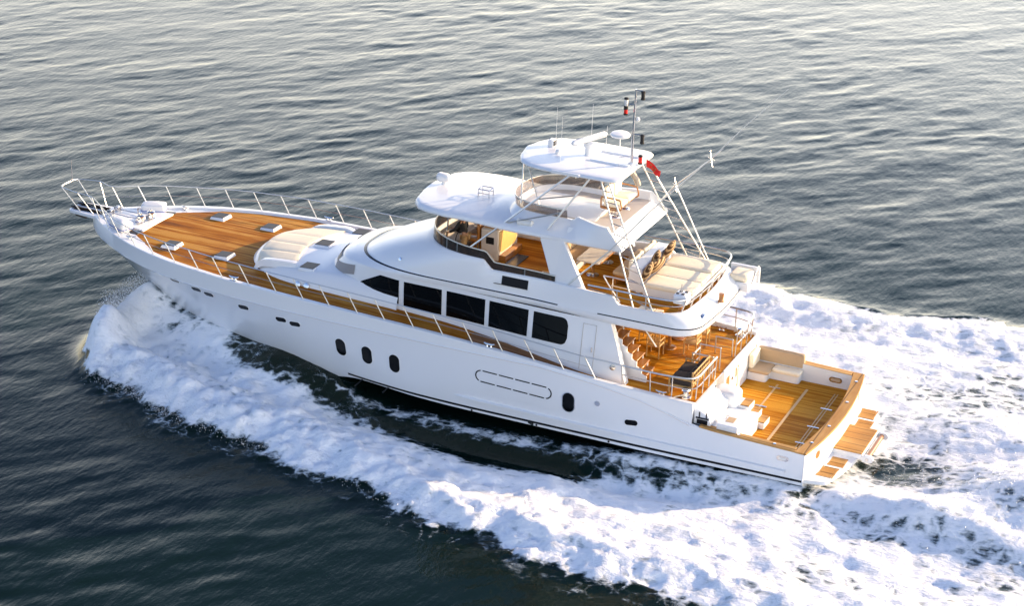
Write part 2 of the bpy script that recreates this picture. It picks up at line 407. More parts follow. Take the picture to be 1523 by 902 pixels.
# ---- decks
def deck_rows(x0, x1, n, margin, dz=0.0, m=24, cam=.07):
    R = []
    for i in range(n+1):
        x = lerp(x0, x1, i/n); w = max(gy(x)-margin(x), .02)
        R.append([(x, lerp(-w, w, j/m), deck_z(x)+dz+cam*sm(13, 20, x)*(1-(2*j/m-1)**2)) for j in range(m+1)])
    return R
MB().grid(deck_rows(3.82, 29.3, 110, lambda x: .12, -.012)).build('deck_base', M['gel'], YT)
MB().grid(deck_rows(12.0, 27.25, 80, lambda x: lerp(.27, .42, sm(23, 27, x)))).build('foredeck_planking', M['teak'], YT)
MB().grid(deck_rows(8.0, 12.0, 30, lambda x: .27)).build('side_deck_planking', M['teaks'], YT)
MB().grid(deck_rows(3.87, 8.0, 30, lambda x: lerp(.16, .27, sm(4, 7, x)))).build('aft_deck_planking', M['teakc'], YT)

# ---- transom, swim platform, cockpit
def tx(y): return -.32*(1-(y/3.3)**2)
tm = MB(); R = []
for j in range(41):
    y = lerp(-3.3, 3.3, j/40); k = 1-.025*0
    R.append([(tx(y)+.02, y*.985, -.5), (tx(y)+.02, y*.985, .2), (tx(y), y, .5), (tx(y), y, 1.31)])
tm.grid(R); tm.build('transom', M['hull'], YT)
def tcap(y0, y1, w, z, th, n=40):
    m = MB(); R = []
    for j in range(n+1):
        y = lerp(y0, y1, j/n); o = tx(y)-.05; i_ = o+w
        R.append([(o, y, z-th), (o-.01, y, z-th*.4), (o+.01, y, z), (i_-.01, y, z), (i_, y, z-th*.4), (i_, y, z-th)])
    m.grid(R, cv=True); m.fan(R[0]); m.fan(R[-1]); return m
tcap(-3.33, 3.33, .40, 1.385, .06).build('transom_cap', M['teakcapy'], YT, smooth=30)
def side_cap(s):
    m = MB(); R = []
    for i in range(31):
        x = lerp(.345, 3.55, i/30); z = gs(x)+.052; y = 3.335
        R.append([(x, s*y, z-.05), (x, s*y, z-.01), (x, s*(y-.02), z), (x, s*(y-.29), z), (x, s*(y-.30), z-.02), (x, s*(y-.30), z-.05)])
    m.grid(R, cv=True); m.fan(R[0]); m.fan(R[-1]); return m
for s in (1, -1): side_cap(s).build('side_cap', M['teakcap'], YT, smooth=30)
CZ = .80
ck = MB(); R = []
for j in range(31):
    y = lerp(-3.03, 3.03, j/30); R.append([(tx(y)+.33, y, CZ-.02), (tx(y)+.33, y, 1.35)])
ck.grid(R)
for s in (1, -1): ck.add([(.25, s*3.03, CZ-.02), (3.9, s*3.03, CZ-.02), (3.9, s*3.03, 1.5), (.25, s*3.03, 1.36)], [(0, 1, 2, 3)])
ck.build('cockpit_lining', M['gel'], YT, smooth=30)
R = []
for j in range(31):
    y = lerp(-3.05, 3.05, j/30); R.append([(tx(y)+.32, y, CZ), (2.0, y, CZ), (3.95, y, CZ)])
MB().grid(R).build('cockpit_sole', M['teakc'], YT)
def strip(x0, y0, x1, y1, w, z, mt, name, th=.006):
    d = Vector((x1-x0, y1-y0, 0)).normalized(); n = Vector((-d.y, d.x, 0))*w/2; a, b = Vector((x0, y0, z)), Vector((x1, y1, z))
    return MB().prism([a-n, b-n, b+n, a+n], (0, 0, th)).build(name, mt, YT, smooth=0)
strip(2.68, 2.6, 2.68, -2.3, .07, CZ+.003, M['seam'], 'hatch_seam'); strip(1.66, 3.0, 1.66, -2.4, .09, CZ+.003, M['seam'], 'hatch_seam')
strip(.60, 2.9, .60, -2.5, .035, CZ+.003, M['seam'], 'hatch_seam'); strip(.70, 2.9, .70, -2.5, .035, CZ+.003, M['seam'], 'hatch_seam')
for x, y in [(2.66, 1.6), (2.66, -.4), (2.7, -2.0), (.62, 2.85), (.62, 1.6), (.62, 0.3), (.62, -1.2)]:
    MB().box(x-.20, x+.20, y-.035, y+.035, CZ+.004, CZ+.03).build('sole_hinge', M['chrome'], YT, bevel=.008)
for y in (-2.6, -.9, 1.1, 2.5): MB().lathe((tx(y)+.16, y, 1.385), [(.055, 0), (.055, .014), (.02, .018)]).build('cap_fitting', M['chrome'], YT)
for x in (2.25, 1.05): MB().lathe((x, 3.18, gs(x)+.052), [(.055, 0), (.055, .014), (.02, .018)]).build('cap_fitting', M['chrome'], YT)
# inner hawse plate on the starboard coaming
o = MB().prism(round_poly([(.50, -3.026, .92), (1.22, -3.026, .92), (1.22, -3.026, 1.26), (.50, -3.026, 1.26)], .04), (0, .012, 0)).build('hawse_plate', M['gel'], YT)
MB().prism([(p[0], -3.015, p[1]) for p in capsule(.86, 1.09, .46, .20)], (0, .02, 0)).build('rim', M['chrome'], o)
MB().prism([(p[0], -2.996, p[1]) for p in capsule(.86, 1.09, .34, .11)], (0, .006, 0)).build('opening', M['tan'], o)
# swim platform
pl = []
for j in range(25):
    y = lerp(-3.05, 3.05, j/24); pl.append((tx(y)-.62-.22*(1-(y/3.05)**2), y))
outl = [(tx(3.2)+.05, 3.2)]+[(p[0], p[1]) for p in pl[::-1]]+[(tx(-3.2)+.05, -3.2)]
outl = round_poly([(a, b, .27) for a, b in outl], [.0]+[.25]+[.0]*23+[.25]+[.0], 5)
inn = [(tx(lerp(-3.2, 3.2, j/24))+.05, lerp(-3.2, 3.2, j/24), .27) for j in range(1, 24)]
SP = MB().prism(list(outl)+[Vector(p) for p in inn], (0, 0, .13)).build('swim_platform', M['gel'], YT, smooth=30)
for s in (1, -1):
    for y0, y1 in ((1.22, 1.86), (1.98, 2.72)):
        m = MB(); n = 11
        for k in range(n):
            a = lerp(y0, y1, k/n)+.008; b = a+(y1-y0)/n*.62
            xs0 = tx((a+b)/2)-.13; xs1 = tx((a+b)/2)-.62
            m.box(xs1, xs0, min(s*a, s*b), max(s*a, s*b), .398, .415)
        for xx in (-.62, -.14): m.box(tx((y0+y1)/2)+xx-.02, tx((y0+y1)/2)+xx+.02, min(s*y0, s*y1), max(s*y0, s*y1), .396, .412)
        m.build('teak_grating', M['teakcap'], SP, smooth=0)
# passerelle box over the platform
PB = MB().hexa([(-1.28, -.98, .36), (-.24, -.98, .36), (-.24, .98, .36), (-1.28, .98, .36)], [(-1.28, -.98, .555), (-.24, -.98, .555), (-.24, .98, .555), (-1.28, .98, .555)]).build('boarding_platform', M['gel'], YT, bevel=.03)
MB().box(-1.24, -.26, -.95, .95, .553, .60).build('teak_top', M['teakcap'], PB, bevel=.008)
MB().tube([(-1.42, -.86, .44), (-1.42, .86, .44)], .085, 14).build('roller', M['wood'], PB)
for s in (1, -1):
    MB().prism([(p[0], s*.86, p[1]) for p in capsule(-1.44, .44, .40, .24)], (0, s*.15, 0)).build('roller_arm', M['gel'], PB, bevel=.02)
    MB().tube([(-1.44, s*1.0, .44), (-1.44, s*1.03, .44)], .05, 14).build('roller_cap', M['chrome'], PB)
# lights and letters on the transom
for y in (2.35, -2.35):
    q = [(tx(y+p[0])-.012, y+p[0], p[1]) for p in capsule(0, .95, .30, .26)]
    MB().prism(q, (.03, 0, 0)).build('transom_port', M['wood'], YT)

# ------------------------------------------------------------------ superstructure
def ring(tip, xs, w, xa, z, p=2.3, nn=18, ns=40, half=False):
    """D shaped outline: straight sides from xa to xs, superellipse nose to tip. w and z may be functions of x."""
    wf = w if callable(w) else (lambda x: w); zf = z if callable(z) else (lambda x: z)
    L = [(lerp(xa, xs, i/ns)) for i in range(ns)]; pts = [(x, wf(x), zf(x)) for x in L]
    for k in range(nn+1):
        a = math.pi/2*(1-k/nn); x = xs+(tip-xs)*max(math.cos(a), 0)**(2/p); y = wf(xs)*max(math.sin(a), 0)**(2/p) if k < nn else 0.0
        pts.append((x, y, zf(x)))
    if half: return pts
    return pts+[(x, -y, z_) for x, y, z_ in pts[-2::-1]]
# trunk cabin on the foredeck
def trunk_top(x): return float(np.interp(x, [16, 18.2, 19, 21.4], [3.62, 3.56, 3.47, 3.36]))
tr = MB()
R = [ring(21.95, 18.6, 2.50, 15.0, 2.80), ring(21.80, 18.5, 2.44, 15.0, lambda x: lerp(2.95, trunk_top(x), .35)),
     ring(21.62, 18.4, 2.26, 15.0, lambda x: lerp(2.95, trunk_top(x), .85)), ring(21.50, 18.3, 2.13, 15.0, lambda x: trunk_top(x)-.015), ring(21.40, 18.2, 2.04, 15.0, trunk_top)]

top = R[4]; nh = len(top)//2
tr.grid(R[:5]); tr.grid([[(lerp(top[i][0], top[-1-i][0], j/16), lerp(top[i][1], top[-1-i][1], j/16), top[i][2]+.10*(1-(2*j/16-1)**2)) for j in range(17)] for i in range(nh+1)]); TT = tr.tree()
TRUNK = tr.build('trunk_cabin', M['gel'], YT, smooth=30)
def trunk_z(x, y): 
    h = TT.ray_cast(Vector((x, y, 9)), Vector((0, 0, -1))); return h[0].z if h[0] is not None else 3.4
# small square deck lights in the trunk side
for s in (1, -1):
    for x in (18.9, 18.55): MB().lathe((x, s*2.50, 3.05), [(.11, -.04), (.11, .03), (.07, .04)], 14, (0, s, .35)).build('vent_shell', M['chrome'], TRUNK)

def w_aft(a, b, x0=9.6, x1=6.6): return lambda x: lerp(a, b, sm(x0, x1, x) if x0 < x1 else sm(-x0, -x1, -x))
# deckhouse walls (z 2 to 4.1)
def hw(wf, wa): return w_aft(wf, wa, 13.5, 8.5)
dh = MB()
lev = [(2.0, 19.0, 14.6, 2.40, 2.86, 6.30), (3.0, 18.7, 14.3, 2.38, 2.68, 6.66), (3.5, 18.45, 14.1, 2.37, 2.60, 6.85), (3.95, 18.05, 13.9, 2.36, 2.53, 7.03), (4.075, 17.92, 13.8, 2.365, 2.52, 7.07)]
R = [ring(t, xs, hw(wf, wa), xa, z, 3.1) for z, t, xs, wf, wa, xa in lev]
dh.grid(R); DT = dh.tree()
DH = dh.build('deckhouse', M['gel'], YT, smooth=35)
def wall_at(x, z, off=0.0):
    h = DT.ray_cast(Vector((x, 9, z)), Vector((0, -1, 0))); y = h[0].y if h[0] is not None else 2.4
    return (x, y+off, z)
# aft wings: inner faces and edges
for s in (1, -1):
    m = MB(); pr = [(8.5, 2.0), (6.30, 2.0), (6.66, 3.0), (7.07, 4.06), (8.5, 4.06)]
    o_ = [(x, s*(wall_at(x, z)[1]), z) for x, z in [(8.5, 2.0), (6.31, 2.01), (6.67, 3.0), (7.08, 4.05), (8.5, 4.05)]]
    i_ = [(x, y-s*.30, z) for x, y, z in o_]
    m.add(i_, [(0, 1, 2, 3, 4)]); m.add(o_[1:4]+i_[1:4], [(0, 1, 4, 3), (1, 2, 5, 4)]); m.build('wing_wall', M['gel'], DH, smooth=0)
# windows
def pane(cols, off, rows=8):
    m = MB(); R = []
    for x, z0, z1 in cols: R.append([wall_at(x, lerp(z0, z1, k/rows), off) for k in range(rows+1)])
    m.grid(R); return m
def quad_cols(x0, x1, zb, zt, r=(0, 0), n=14):
    c = []
    for i in range(n+1):
        x = lerp(x0, x1, i/n); e = 0
        if r[0] and x < x0+r[0]: d = 1-(x-x0)/r[0]; e = r[0]*(1-math.sqrt(max(0, 1-d*d)))
        if r[1] and x > x1-r[1]: d = 1-(x1-x)/r[1]; e = r[1]*(1-math.sqrt(max(0, 1-d*d)))
        c.append((x, zb(x)+e, zt(x)-e))
    return c
zb = lambda x: 3.005; zt = lambda x: 3.925
wins = [quad_cols(8.55, 9.83, zb, zt, (.24, 0), 24), quad_cols(10.02, 11.50, zb, zt), quad_cols(11.66, 13.14, zb, zt), quad_cols(13.32, 14.78, zb, zt)]
c = []
for i in range(31):
    x = lerp(14.97, 16.62, i/30); t = float(np.interp(x, [14.97, 15.72, 16.45, 16.62], [3.93, 3.97, 3.60, 3.48])); b = float(np.interp(x, [14.97, 15.3, 16.2, 16.5, 16.62], [3.06, 3.12, 3.26, 3.34, 3.43])); c.append((x, b, t))
wins.append(c)
for i, cols in enumerate(wins):
    m = pane(cols, .012); fr = pane([(x+(.03 if k == len(cols)-1 else -.03 if k == 0 else 0), a-.03, b+.03) for k, (x, a, b) in enumerate(cols)], .006)
    for q, fq in ((m, fr), (m.flipped_y(), fr.flipped_y())):
        o = fq.build('side_window', M['gel'], DH); q.build('pane', M['glass'], o)
# side door outline and handle
for s in (1, -1):
    m = MB()
    def strp(pts, w=.012):
        q = [Vector(wall_at(*p, .006)) for p in pts]; m.tube([(a.x, s*a.y, a.z) for a in q], w, 5)
    strp([(8.02, 2.35), (8.02, 2.9), (8.02, 3.4), (8.02, 3.88), (7.55, 3.88), (7.55, 3.4), (7.55, 2.9), (7.55, 2.35)], .010)
    d = m.build('side_door', M['greyfloor'], DH)
    a = wall_at(7.64, 3.05, .03); MB().tube([(a[0], s*a[1], 2.97), (a[0], s*a[1], 3.14)], .018, 8).build('handle', M['chrome'], d)
    a = wall_at(6.85, 2.62, .0); MB().lathe((a[0], s*a[1], a[2]), [(.10, -.02), (.10, .02), (.07, .028)], 16, (0, s, 0)).build('round_light', M['chrome'], DH)
# windscreen on the nose: side panes under grey covers, pale front panes
def nose_pane(a0, a1, z0, z1, off, n=10):
    m = MB(); R = []
    for i in range(n+1):
        a = lerp(a0, a1, i/n); col = []
        for k in range(7):
            z = lerp(z0, z1, k/6); t = (z-3.0)/.95
            tip, xs, w = lerp(18.7, 18.05, t), lerp(14.3, 13.9, t), lerp(2.38, 2.36, t)
            x = xs+(tip-xs)*max(math.cos(a), 0)**(2/3.1)+off*math.cos(a); y = w*max(math.sin(a), 0)**(2/3.1)+off*math.sin(a); col.append((x, y, z+.0))
        R.append(col)
    m.grid(R); return m
m = pane([(lerp(17.90, 16.86, i/12), lerp(3.47, 3.70, i/12), lerp(3.80, 4.02, i/12)) for i in range(13)], .02)
both(m, 'windscreen_cover', M['ws'], DH)
for s in (1, -1):
    m = nose_pane(rad(27), rad(2), 3.66, 4.02, .03); (m if s > 0 else m.flipped_y()).build('windscreen_pane', M['beige'], DH)

# flybridge moulding: one belt round the whole boat, rising into the smooth brow forward
def ztop(x):
    return float(np.interp(x, [4.0, 6.80, 7.05, 8.3, 11.55, 11.85, 13.5, 15], [4.80, 4.80, 5.06, 5.02, 4.97, 5.28, 5.32, 5.34]))
def belt(tip, xs, wf, wa, xa, zfn, p=2.5, rc=.85, nc=12):
    """closed loop: port side, nose, starboard side, rounded aft corners and a slightly bowed aft edge"""
    wfn = w_aft(wf, wa, 10.2, 6.6)
    side = [lerp(xa+rc, xs, i/70) for i in range(70)]; P = [(x, wfn(x), zfn(x)) for x in side]
    for k in range(27):
        a = math.pi/2*(1-k/26); x = xs+(tip-xs)*max(math.cos(a), 0)**(2/p); y = wfn(xs)*max(math.sin(a), 0)**(2/p) if k < 26 else 0.0; P.append((x, y, zfn(x)))
    back = []
    y0 = wa-rc
    for k in range(1, nc+1):
        a = math.pi/2*k/nc; back.append((xa+rc-rc*math.sin(a), y0+rc*math.cos(a)))
    for k in range(1, 9):
        y = y0*(1-k/8); back.append((xa-.10*(1-(y/y0)**2), y))
    back = [(x, y, zfn(x)) for x, y in back]
    full = P+[(x, -y, z) for x, y, z in P[-2::-1]]+[(x, -y, z) for x, y, z in back]+[(x, y, z) for x, y, z in back[-2::-1]]
    return full
zs_ = lambda x: lerp(4.28, 4.36, sm(-9.5, -6.5, -x))     # stripe height
def zl(k): return lambda x: zs_(x)+k*(ztop(x)-zs_(x))
FB = MB()
loops = [belt(17.80, 13.7, 2.30, 2.30, 4.45, lambda x: 4.05, 3.1), belt(17.93, 13.8, 2.37, 2.56, 4.22, lambda x: 4.066, 3.1), belt(17.84, 13.8, 2.39, 2.62, 4.14, lambda x: 4.13, 3.0), belt(17.52, 13.7, 2.405, 2.65, 4.10, lambda x: zs_(x)-.07, 2.7),
         belt(17.25, 13.6, 2.41, 2.65, 4.09, lambda x: zs_(x)), belt(17.06, 13.5, 2.385, 2.65, 4.10, lambda x: zs_(x)+.045), belt(16.98, 13.45, 2.38, 2.64, 4.12, zl(.10)), belt(16.5, 13.2, 2.36, 2.63, 4.18, zl(.32)), belt(15.9, 12.9, 2.33, 2.62, 4.30, zl(.56)),
         belt(15.2, 12.5, 2.29, 2.61, 4.45, zl(.80)), belt(14.75, 12.2, 2.26, 2.61, 4.56, zl(.95)), belt(14.55, 12.1, 2.22, 2.58, 4.62, ztop), belt(14.45, 12.0, 2.14, 2.50, 4.70, lambda x: ztop(x)-.01), belt(14.42, 12.0, 2.12, 2.48, 4.72, lambda x: 4.46)]
FB.grid(loops, cv=True); FT = MB().grid(loops[4:11], cv=True).tree()
FLY = FB.build('flybridge_moulding', M['gel'], YT, smooth=32)
def fly_at(x, z, off=0.0):
    h = FT.ray_cast(Vector((x, 9, z)), Vector((0, -1, 0))); return (x, (h[0].y if h[0] is not None else 2.4)+off, z)
# stripe, broken between the two lengths
def loop_strip(lp0, lp1, sel, off, flip=False):
    m = MB(); R = []
    for (a, b) in zip(lp0, lp1):
        if sel(a[0], a[1]):
            n = Vector((a[0]-9.5 if a[0] > 13 else (a[0]-9.5 if a[0] < 5 else 0), a[1]*2, 0)); n.normalize()
            R.append([Vector(a)+n*off*.2, Vector(a)+n*off, Vector(b)+n*off, Vector(b)+n*off*.2])
    m.grid(R); return m
s0 = belt(17.25, 13.6, 2.41, 2.65, 4.09, lambda x: zs_(x)-.002); s1 = belt(17.13, 13.53, 2.392, 2.65, 4.095, lambda x: zs_(x)+.036)
np_ = len(s0)
i_nose = max(range(np_), key=lambda i: s0[i][0])
def sub(a, b): return [s0[i % np_] for i in range(a, b)], [s1[i % np_] for i in range(a, b)]
port_i = [i for i in range(np_) if s0[i][0] > 8.95 and (s0[i][1] >= 0 or s0[i][0] > 13)]
A = [s0[i] for i in range(np_) if s0[i][0] > 8.95]; B = [s1[i] for i in range(np_) if s0[i][0] > 8.95]
loop_strip(A, B, lambda x, y: True, .006).build('belt_stripe', M['stripe'], FLY, smooth=60)
aft_i = [i for i in range(np_) if s0[i][0] < 7.65]
k0 = next(i for i in range(np_) if s0[i][0] >= 7.65 and s0[i][1] < 0 and s0[(i+1) % np_][0] < 7.65)
order = [i % np_ for i in range(k0+1, k0+1+len(aft_i))]
loop_strip([s0[i] for i in order], [s1[i] for i in order], lambda x, y: True, .006).build('belt_stripe', M['stripe'], FLY, smooth=60)
# soffit and fly deck
def slab(outline, z0, z1):
    return MB().prism([(x, y, z0) for x, y, _ in outline], (0, 0, z1-z0))
R0 = belt(14.5, 12.0, 2.13, 2.49, 4.71, lambda x: 4.40)
slab(R0, 4.40, 4.445).build('flybridge_deck', M['teakc'], YT, smooth=0)
R1 = belt(17.6, 13.7, 2.31, 2.45, 4.40, lambda x: 4.06); MB().fan([(x, y, 4.062) for x, y, z in R1]).build('soffit', M['gel'], YT, smooth=0)
# recessed black step box in the house top and small round light
bx = MB(); q = [fly_at(x, z, .015) for x, z in [(11.12, 4.56), (10.16, 4.56), (10.16, 4.86), (11.12, 4.86)]]
BX = bx.prism(q, (0, -.05, 0)).build('side_locker', M['black'], FLY, smooth=0)
q = [fly_at(x, 4.555, .015) for x in (11.4, 10.16)]
MB().hexa([q[0], q[1], (10.16, q[1][1]-.1, 4.55), (11.4, q[0][1]-.1, 4.55)], [(q[0][0], q[0][1]+.04, 4.575), (q[1][0], q[1][1]+.04, 4.575), (10.16, q[1][1]-.1, 4.575), (11.4, q[0][1]-.1, 4.575)]).build('locker_ledge', M['black'], BX, smooth=0)
a = fly_at(15.05, 4.62, .0); MB().lathe(a, [(.07, -.03), (.07, .02), (.05, .025)], 14, (.3, 1, .5)).build('round_light', M['chrome'], FLY)

# fly windscreen: smoked band with pale rim; low band aft of the step
def coam(z_of, off, n0=10.0):
    lp = belt(14.50, 12.05, 2.19+off, 2.55, 4.66, z_of); return lp
def band(x0, x1, zlo, zhi, lean, name, mt, par, off=0.0, th=.0):
    lp = belt(14.50+off, 12.05, 2.185+off, 2.55, 4.66, lambda x: 0)
    sel = [p for p in lp if x0 <= p[0] <= x1]
    m = MB(); R = []
    for x, y, _ in sel:
        n = Vector((max(0, x-12.05)*.8, y, 0)); n = n.normalized() if n.length > 1e-6 else Vector((1, 0, 0))
        a = Vector((x, y, zlo(x))); b = Vector((x, y, zhi(x)))-n*lean; R.append([a, a*.5+b*.5, b, b-n*.02, a-n*.02])
    m.grid(R, cv=True); return m.build(name, mt, par, smooth=50), [r[2] for r in R]
wtop = lambda x: float(np.interp(x, [9.2, 11.48, 11.8, 12.6, 14.6], [5.19, 5.22, 5.55, 5.60, 5.78]))
WS, rim = band(9.22, 15, lambda x: ztop(x)-.005, wtop, .03, 'fly_windscreen', M['smoke'], YT)
MB().tube(rim, .026, 7).build('screen_rim', M['rail'], WS)
for x in (13.9, 13.35, 12.9, 10.35):
    for s in (1, -1):
        y = [p[1] for p in belt(14.50, 12.05, 2.185, 2.55, 4.66, lambda x: 0) if p[1] > 0 and abs(p[0]-x) < .4]
        y = min(y, key=lambda v: 0) if not y else y[len(y)//2]
        MB().box(x-.018, x+.018, s*y-.028, s*y+.012, ztop(x)-.02, wtop(x)).build('screen_mullion', M['rail'], WS, smooth=0)

# roof over the flybridge: smooth crowned moulding that rises into the upper helm tub
def roof_w(x): return float(np.interp(x, [7, 9, 12.4, 13.4, 14.0, 14.5, 14.8, 14.95], [2.08, 2.10, 2.18, 2.20, 2.12, 1.93, 1.55, .75]))
def roof_c(x): return float(np.interp(x, [8.8, 11.0, 11.6, 12.3, 13.5, 14.95], [6.98, 6.94, 6.78, 6.66, 6.65, 6.61]))
ROOF = MB(); R = []
for i in range(61):
    x = 14.97-(14.97-8.4)*(i/60)**1.35; w = roof_w(x); e = 6.43+.10*sm(10.5, 13, x); c = roof_c(x)+.10*sm(10.5, 13, x); row = [(x, 0, e-.06), (x, w*.93, e-.06), (x, w-.02, e-.035), (x, w, e)]
    es = min(1, w/.9); row += [(x, w-.015, e+.06*es), (x, w-.06*es, e+.115*es), (x, w-.16*es, e+.150*es)]
    for k in range(1, 12): t = k/11; row.append((x, (w-.16*es)*(1-t), e+.150*es+(c-e-.150*es)*(1-(1-t)**2)))
    R.append(row)
ROOF.grid(R); ROOF.fan(R[-1]); ROOF.fan(R[0], True)
RF = ROOF.mirror().build('flybridge_roof', M['gel'], YT, smooth=50)
ROOFT = ROOF.mirror().tree()
def roof_z(x, y):
    h = ROOFT.ray_cast(Vector((x, y, 9)), Vector((0, 0, -1))); return h[0].z if h[0] is not None else 6.6
# tub: outer skin from the roof edge up to the rim, rim, inner skin
def tub_rim(x): return float(np.interp(x, [7.0, 7.6, 8.75, 8.95, 11.6], [7.12, 7.12, 7.18, 7.02, 6.98]))
def twid(a, b): return w_aft(a, b, 9.2, 7.7)
def aftx(z): return float(np.interp(z, [6.42, 6.55, 7.12], [7.00, 7.00, 7.58]))
tb = MB()
lv = [ring(12.0, 10.0, 2.02, 7.25, 6.36, 2.6), ring(12.0, 10.0, 2.10, 7.0, 6.42, 2.6), ring(11.95, 10.0, 2.10, 7.0, 6.52, 2.6), ring(11.75, 9.95, twid(1.92, 2.08), 7.2, lambda x: lerp(6.52, tub_rim(x), .30), 2.6), ring(11.62, 9.9, twid(1.74, 2.05), 7.4, lambda x: lerp(6.52, tub_rim(x), .68), 2.6),
      ring(11.52, 9.85, twid(1.62, 2.02), 7.55, lambda x: tub_rim(x)-.03, 2.6), ring(11.50, 9.85, twid(1.58, 1.99), 7.57, tub_rim, 2.6), ring(11.44, 9.85, twid(1.50, 1.88), 7.58, tub_rim, 2.6), ring(11.42, 9.85, twid(1.48, 1.86), 7.58, lambda x: tub_rim(x)-.03, 2.6), ring(11.2, 9.8, twid(1.44, 1.80), 7.58, 6.86, 2.6)]
tb.grid(lv)
tb.fan([l[0] for l in lv]); tb.fan([l[-1] for l in lv], True)
TUB = tb.build('upper_helm_tub', M['gel'], YT, smooth=32)
MB().hexa([(7.02, -2.06, 6.40), (7.02, 2.06, 6.40), (9.0, 2.06, 6.40), (9.0, -2.06, 6.40)], [(7.50, -1.84, 6.852), (7.50, 1.84, 6.852), (9.0, 1.84, 6.852), (9.0, -1.84, 6.852)]).build('aft_fascia', M['gel'], TUB, smooth=0)
MB().fan([(x, y, 6.865) for x, y, z in ring(11.15, 9.75, twid(1.44, 1.78), 7.52, 6.865, 2.6)]).build('tub_floor', M['greyfloor'], TUB, smooth=0)
m = MB(); R = []
for x, y, z in ring(11.50, 9.85, twid(1.56, 1.99), 7.57, 7.30, 2.6):
    if x > 9.15:
        n = Vector((max(0, x-9.85)*.6, y, 0)); n = n.normalized() if n.length > 1e-6 else Vector((1, 0, 0)); a = Vector((x, y, 6.97)); b_ = Vector((x, y, 7.32))+n*.05
        R.append([a, (a+b_)/2, b_, b_-n*.02, a-n*.02])
TW = m.grid(R, cv=True).build('tub_windscreen', M['tubglass'], YT, smooth=40)
MB().tube([r[2] for r in R], .022, 7).build('screen_rim', M['rail'], TW)
for k in range(6, len(R), 14): MB().tube([R[k][0], R[k][2]], .016, 6).build('screen_mullion', M['rail'], TW)
# pillars between the forward opening and the aft deck
for s in (1, -1):
    b = [(9.36, s*2.20, 4.93), (8.16, s*2.30, 4.90), (8.16, s*2.12, 4.90), (9.36, s*2.02, 4.93)]; t = [(9.92, s*2.09, 6.46), (9.06, s*2.09, 6.46), (9.06, s*1.93, 6.46), (9.92, s*1.93, 6.46)]
    MB().hexa(b, t).build('roof_pillar', M['gel'], YT, smooth=0, bevel=.02)
for x, y in ((13.55, 1.62), (13.55, -1.62)):
    MB().tube([(x, y, 5.4), (x-.05, y*.97, 6.46)], .03, 8).build('roof_post', M['chrome'], YT)
# things bolted to the roof
mz = roof_z(14.6, 0)
SL = MB().lathe((14.55, -.15, mz-.01), [(.10, 0), (.09, .10), (.05, .12)], 14).build('searchlight', M['white'], RF)
MB().tube([(14.35, -.15, mz+.24), (14.42, -.15, mz+.24), (14.74, -.15, mz+.24), (14.80, -.15, mz+.24)], [.10, .16, .17, .12], 14).build('lamp_head', M['white'], SL)
cz = roof_z(12.75, .25)
m = MB()
for y in (.10, .45):
    m.tube([(12.95, y, cz), (12.95, y, cz+.26), (12.55, y, cz+.26), (12.55, y, cz)], .022, 6); m.tube([(12.95, y, cz+.13), (12.55, y, cz+.13)], .018, 6)
for x in (12.95, 12.55): m.tube([(x, .10, cz+.26), (x, .45, cz+.26)], .022, 6)
m.build('anchor_light_frame', M['chrome'], RF)
z = roof_z(10.5, 1.9)
MB().tube([(10.86, 1.84, z+.10), (10.80, 1.84, z+.10), (10.30, 1.84, z+.10), (10.24, 1.84, z+.10)], [.04, .11, .11, .04], 14).build('floodlight', M['lamp'], RF)

# ---- hardtop above the upper helm, with its legs
def ht_w(x): return float(np.interp(x, [7.42, 7.5, 7.75, 9.5, 10.2, 10.7, 11.05, 11.28, 11.36], [1.50, 1.62, 1.70, 1.70, 1.66, 1.52, 1.25, .80, .25]))
m = MB(); R = []
for i in range(41):
    x = 11.37-(11.37-7.42)*(i/40)**1.2; w = ht_w(x); c = 8.715-.02*abs(x-9.5)/2; es = min(1, w/.7); row = [(x, 0, 8.54), (x, w*.93, 8.54), (x, w-.02, 8.555), (x, w, 8.585), (x, w-.015, 8.62), (x, w-.06*es, 8.65), (x, w-.14*es, 8.665)]
    for k in range(1, 10): t = k/9; row.append((x, (w-.14*es)*(1-t), 8.665+(c-8.665)*(1-(1-t)**2)))
    R.append(row)
m.grid(R); m.fan(R[-1]); m.fan(R[0], True); HTM = m.mirror(); HTT = HTM.tree()
HT_ = HTM.build('hardtop', M['gel'], YT, smooth=50)
def ht_z(x, y):
    h = HTT.ray_cast(Vector((x, y, 12)), Vector((0, 0, -1))); return h[0].z if h[0] is not None else 8.7
MB().box(8.75, 9.75, 1.66, 1.73, 8.55, 8.66).build('side_pad', M['gel'], HT_, bevel=.02)
for y in (.28, -.72):                                    # low ridges moulded in the top
    o = MB(); R = []
    for i in range(13):
        x = lerp(7.6, 8.95, i/12); R.append([(x, y-.07, ht_z(x, y)-.01), (x, y-.05, ht_z(x, y)+.05), (x, y+.05, ht_z(x, y)+.05), (x, y+.07, ht_z(x, y)-.01)])
    o.grid(R); o.fan(R[0]); o.fan(R[-1]); o.build('roof_rib', M['gel'], HT_, smooth=30)
z = ht_z(9.2, -.1)
RD = MB().lathe((9.2, -.1, z-.01), [(.12, 0), (.11, .28), (.16, .30), (.17, .44), (.10, .48)], 18).build('radar', M['white'], HT_)
MB().tube([(9.50, .62, z+.56), (9.46, .55, z+.56), (8.94, -.83, z+.56), (8.91, -.90, z+.56)], [.05, .10, .10, .05], 12).build('scanner_bar', M['white'], RD)
z = ht_z(8.35, -.75); MS = MB().lathe((8.35, -.75, z), [(.02, 0), (.02, .62), (.03, .63)], 8).build('dome_antenna', M['white'], HT_)
MB().lathe((8.35, -.75, z+.60), [(.10, 0), (.32, .03), (.34, .09), (.30, .14), (.12, .17), (.0, .175)], 22).build('dome', M['white'], MS)
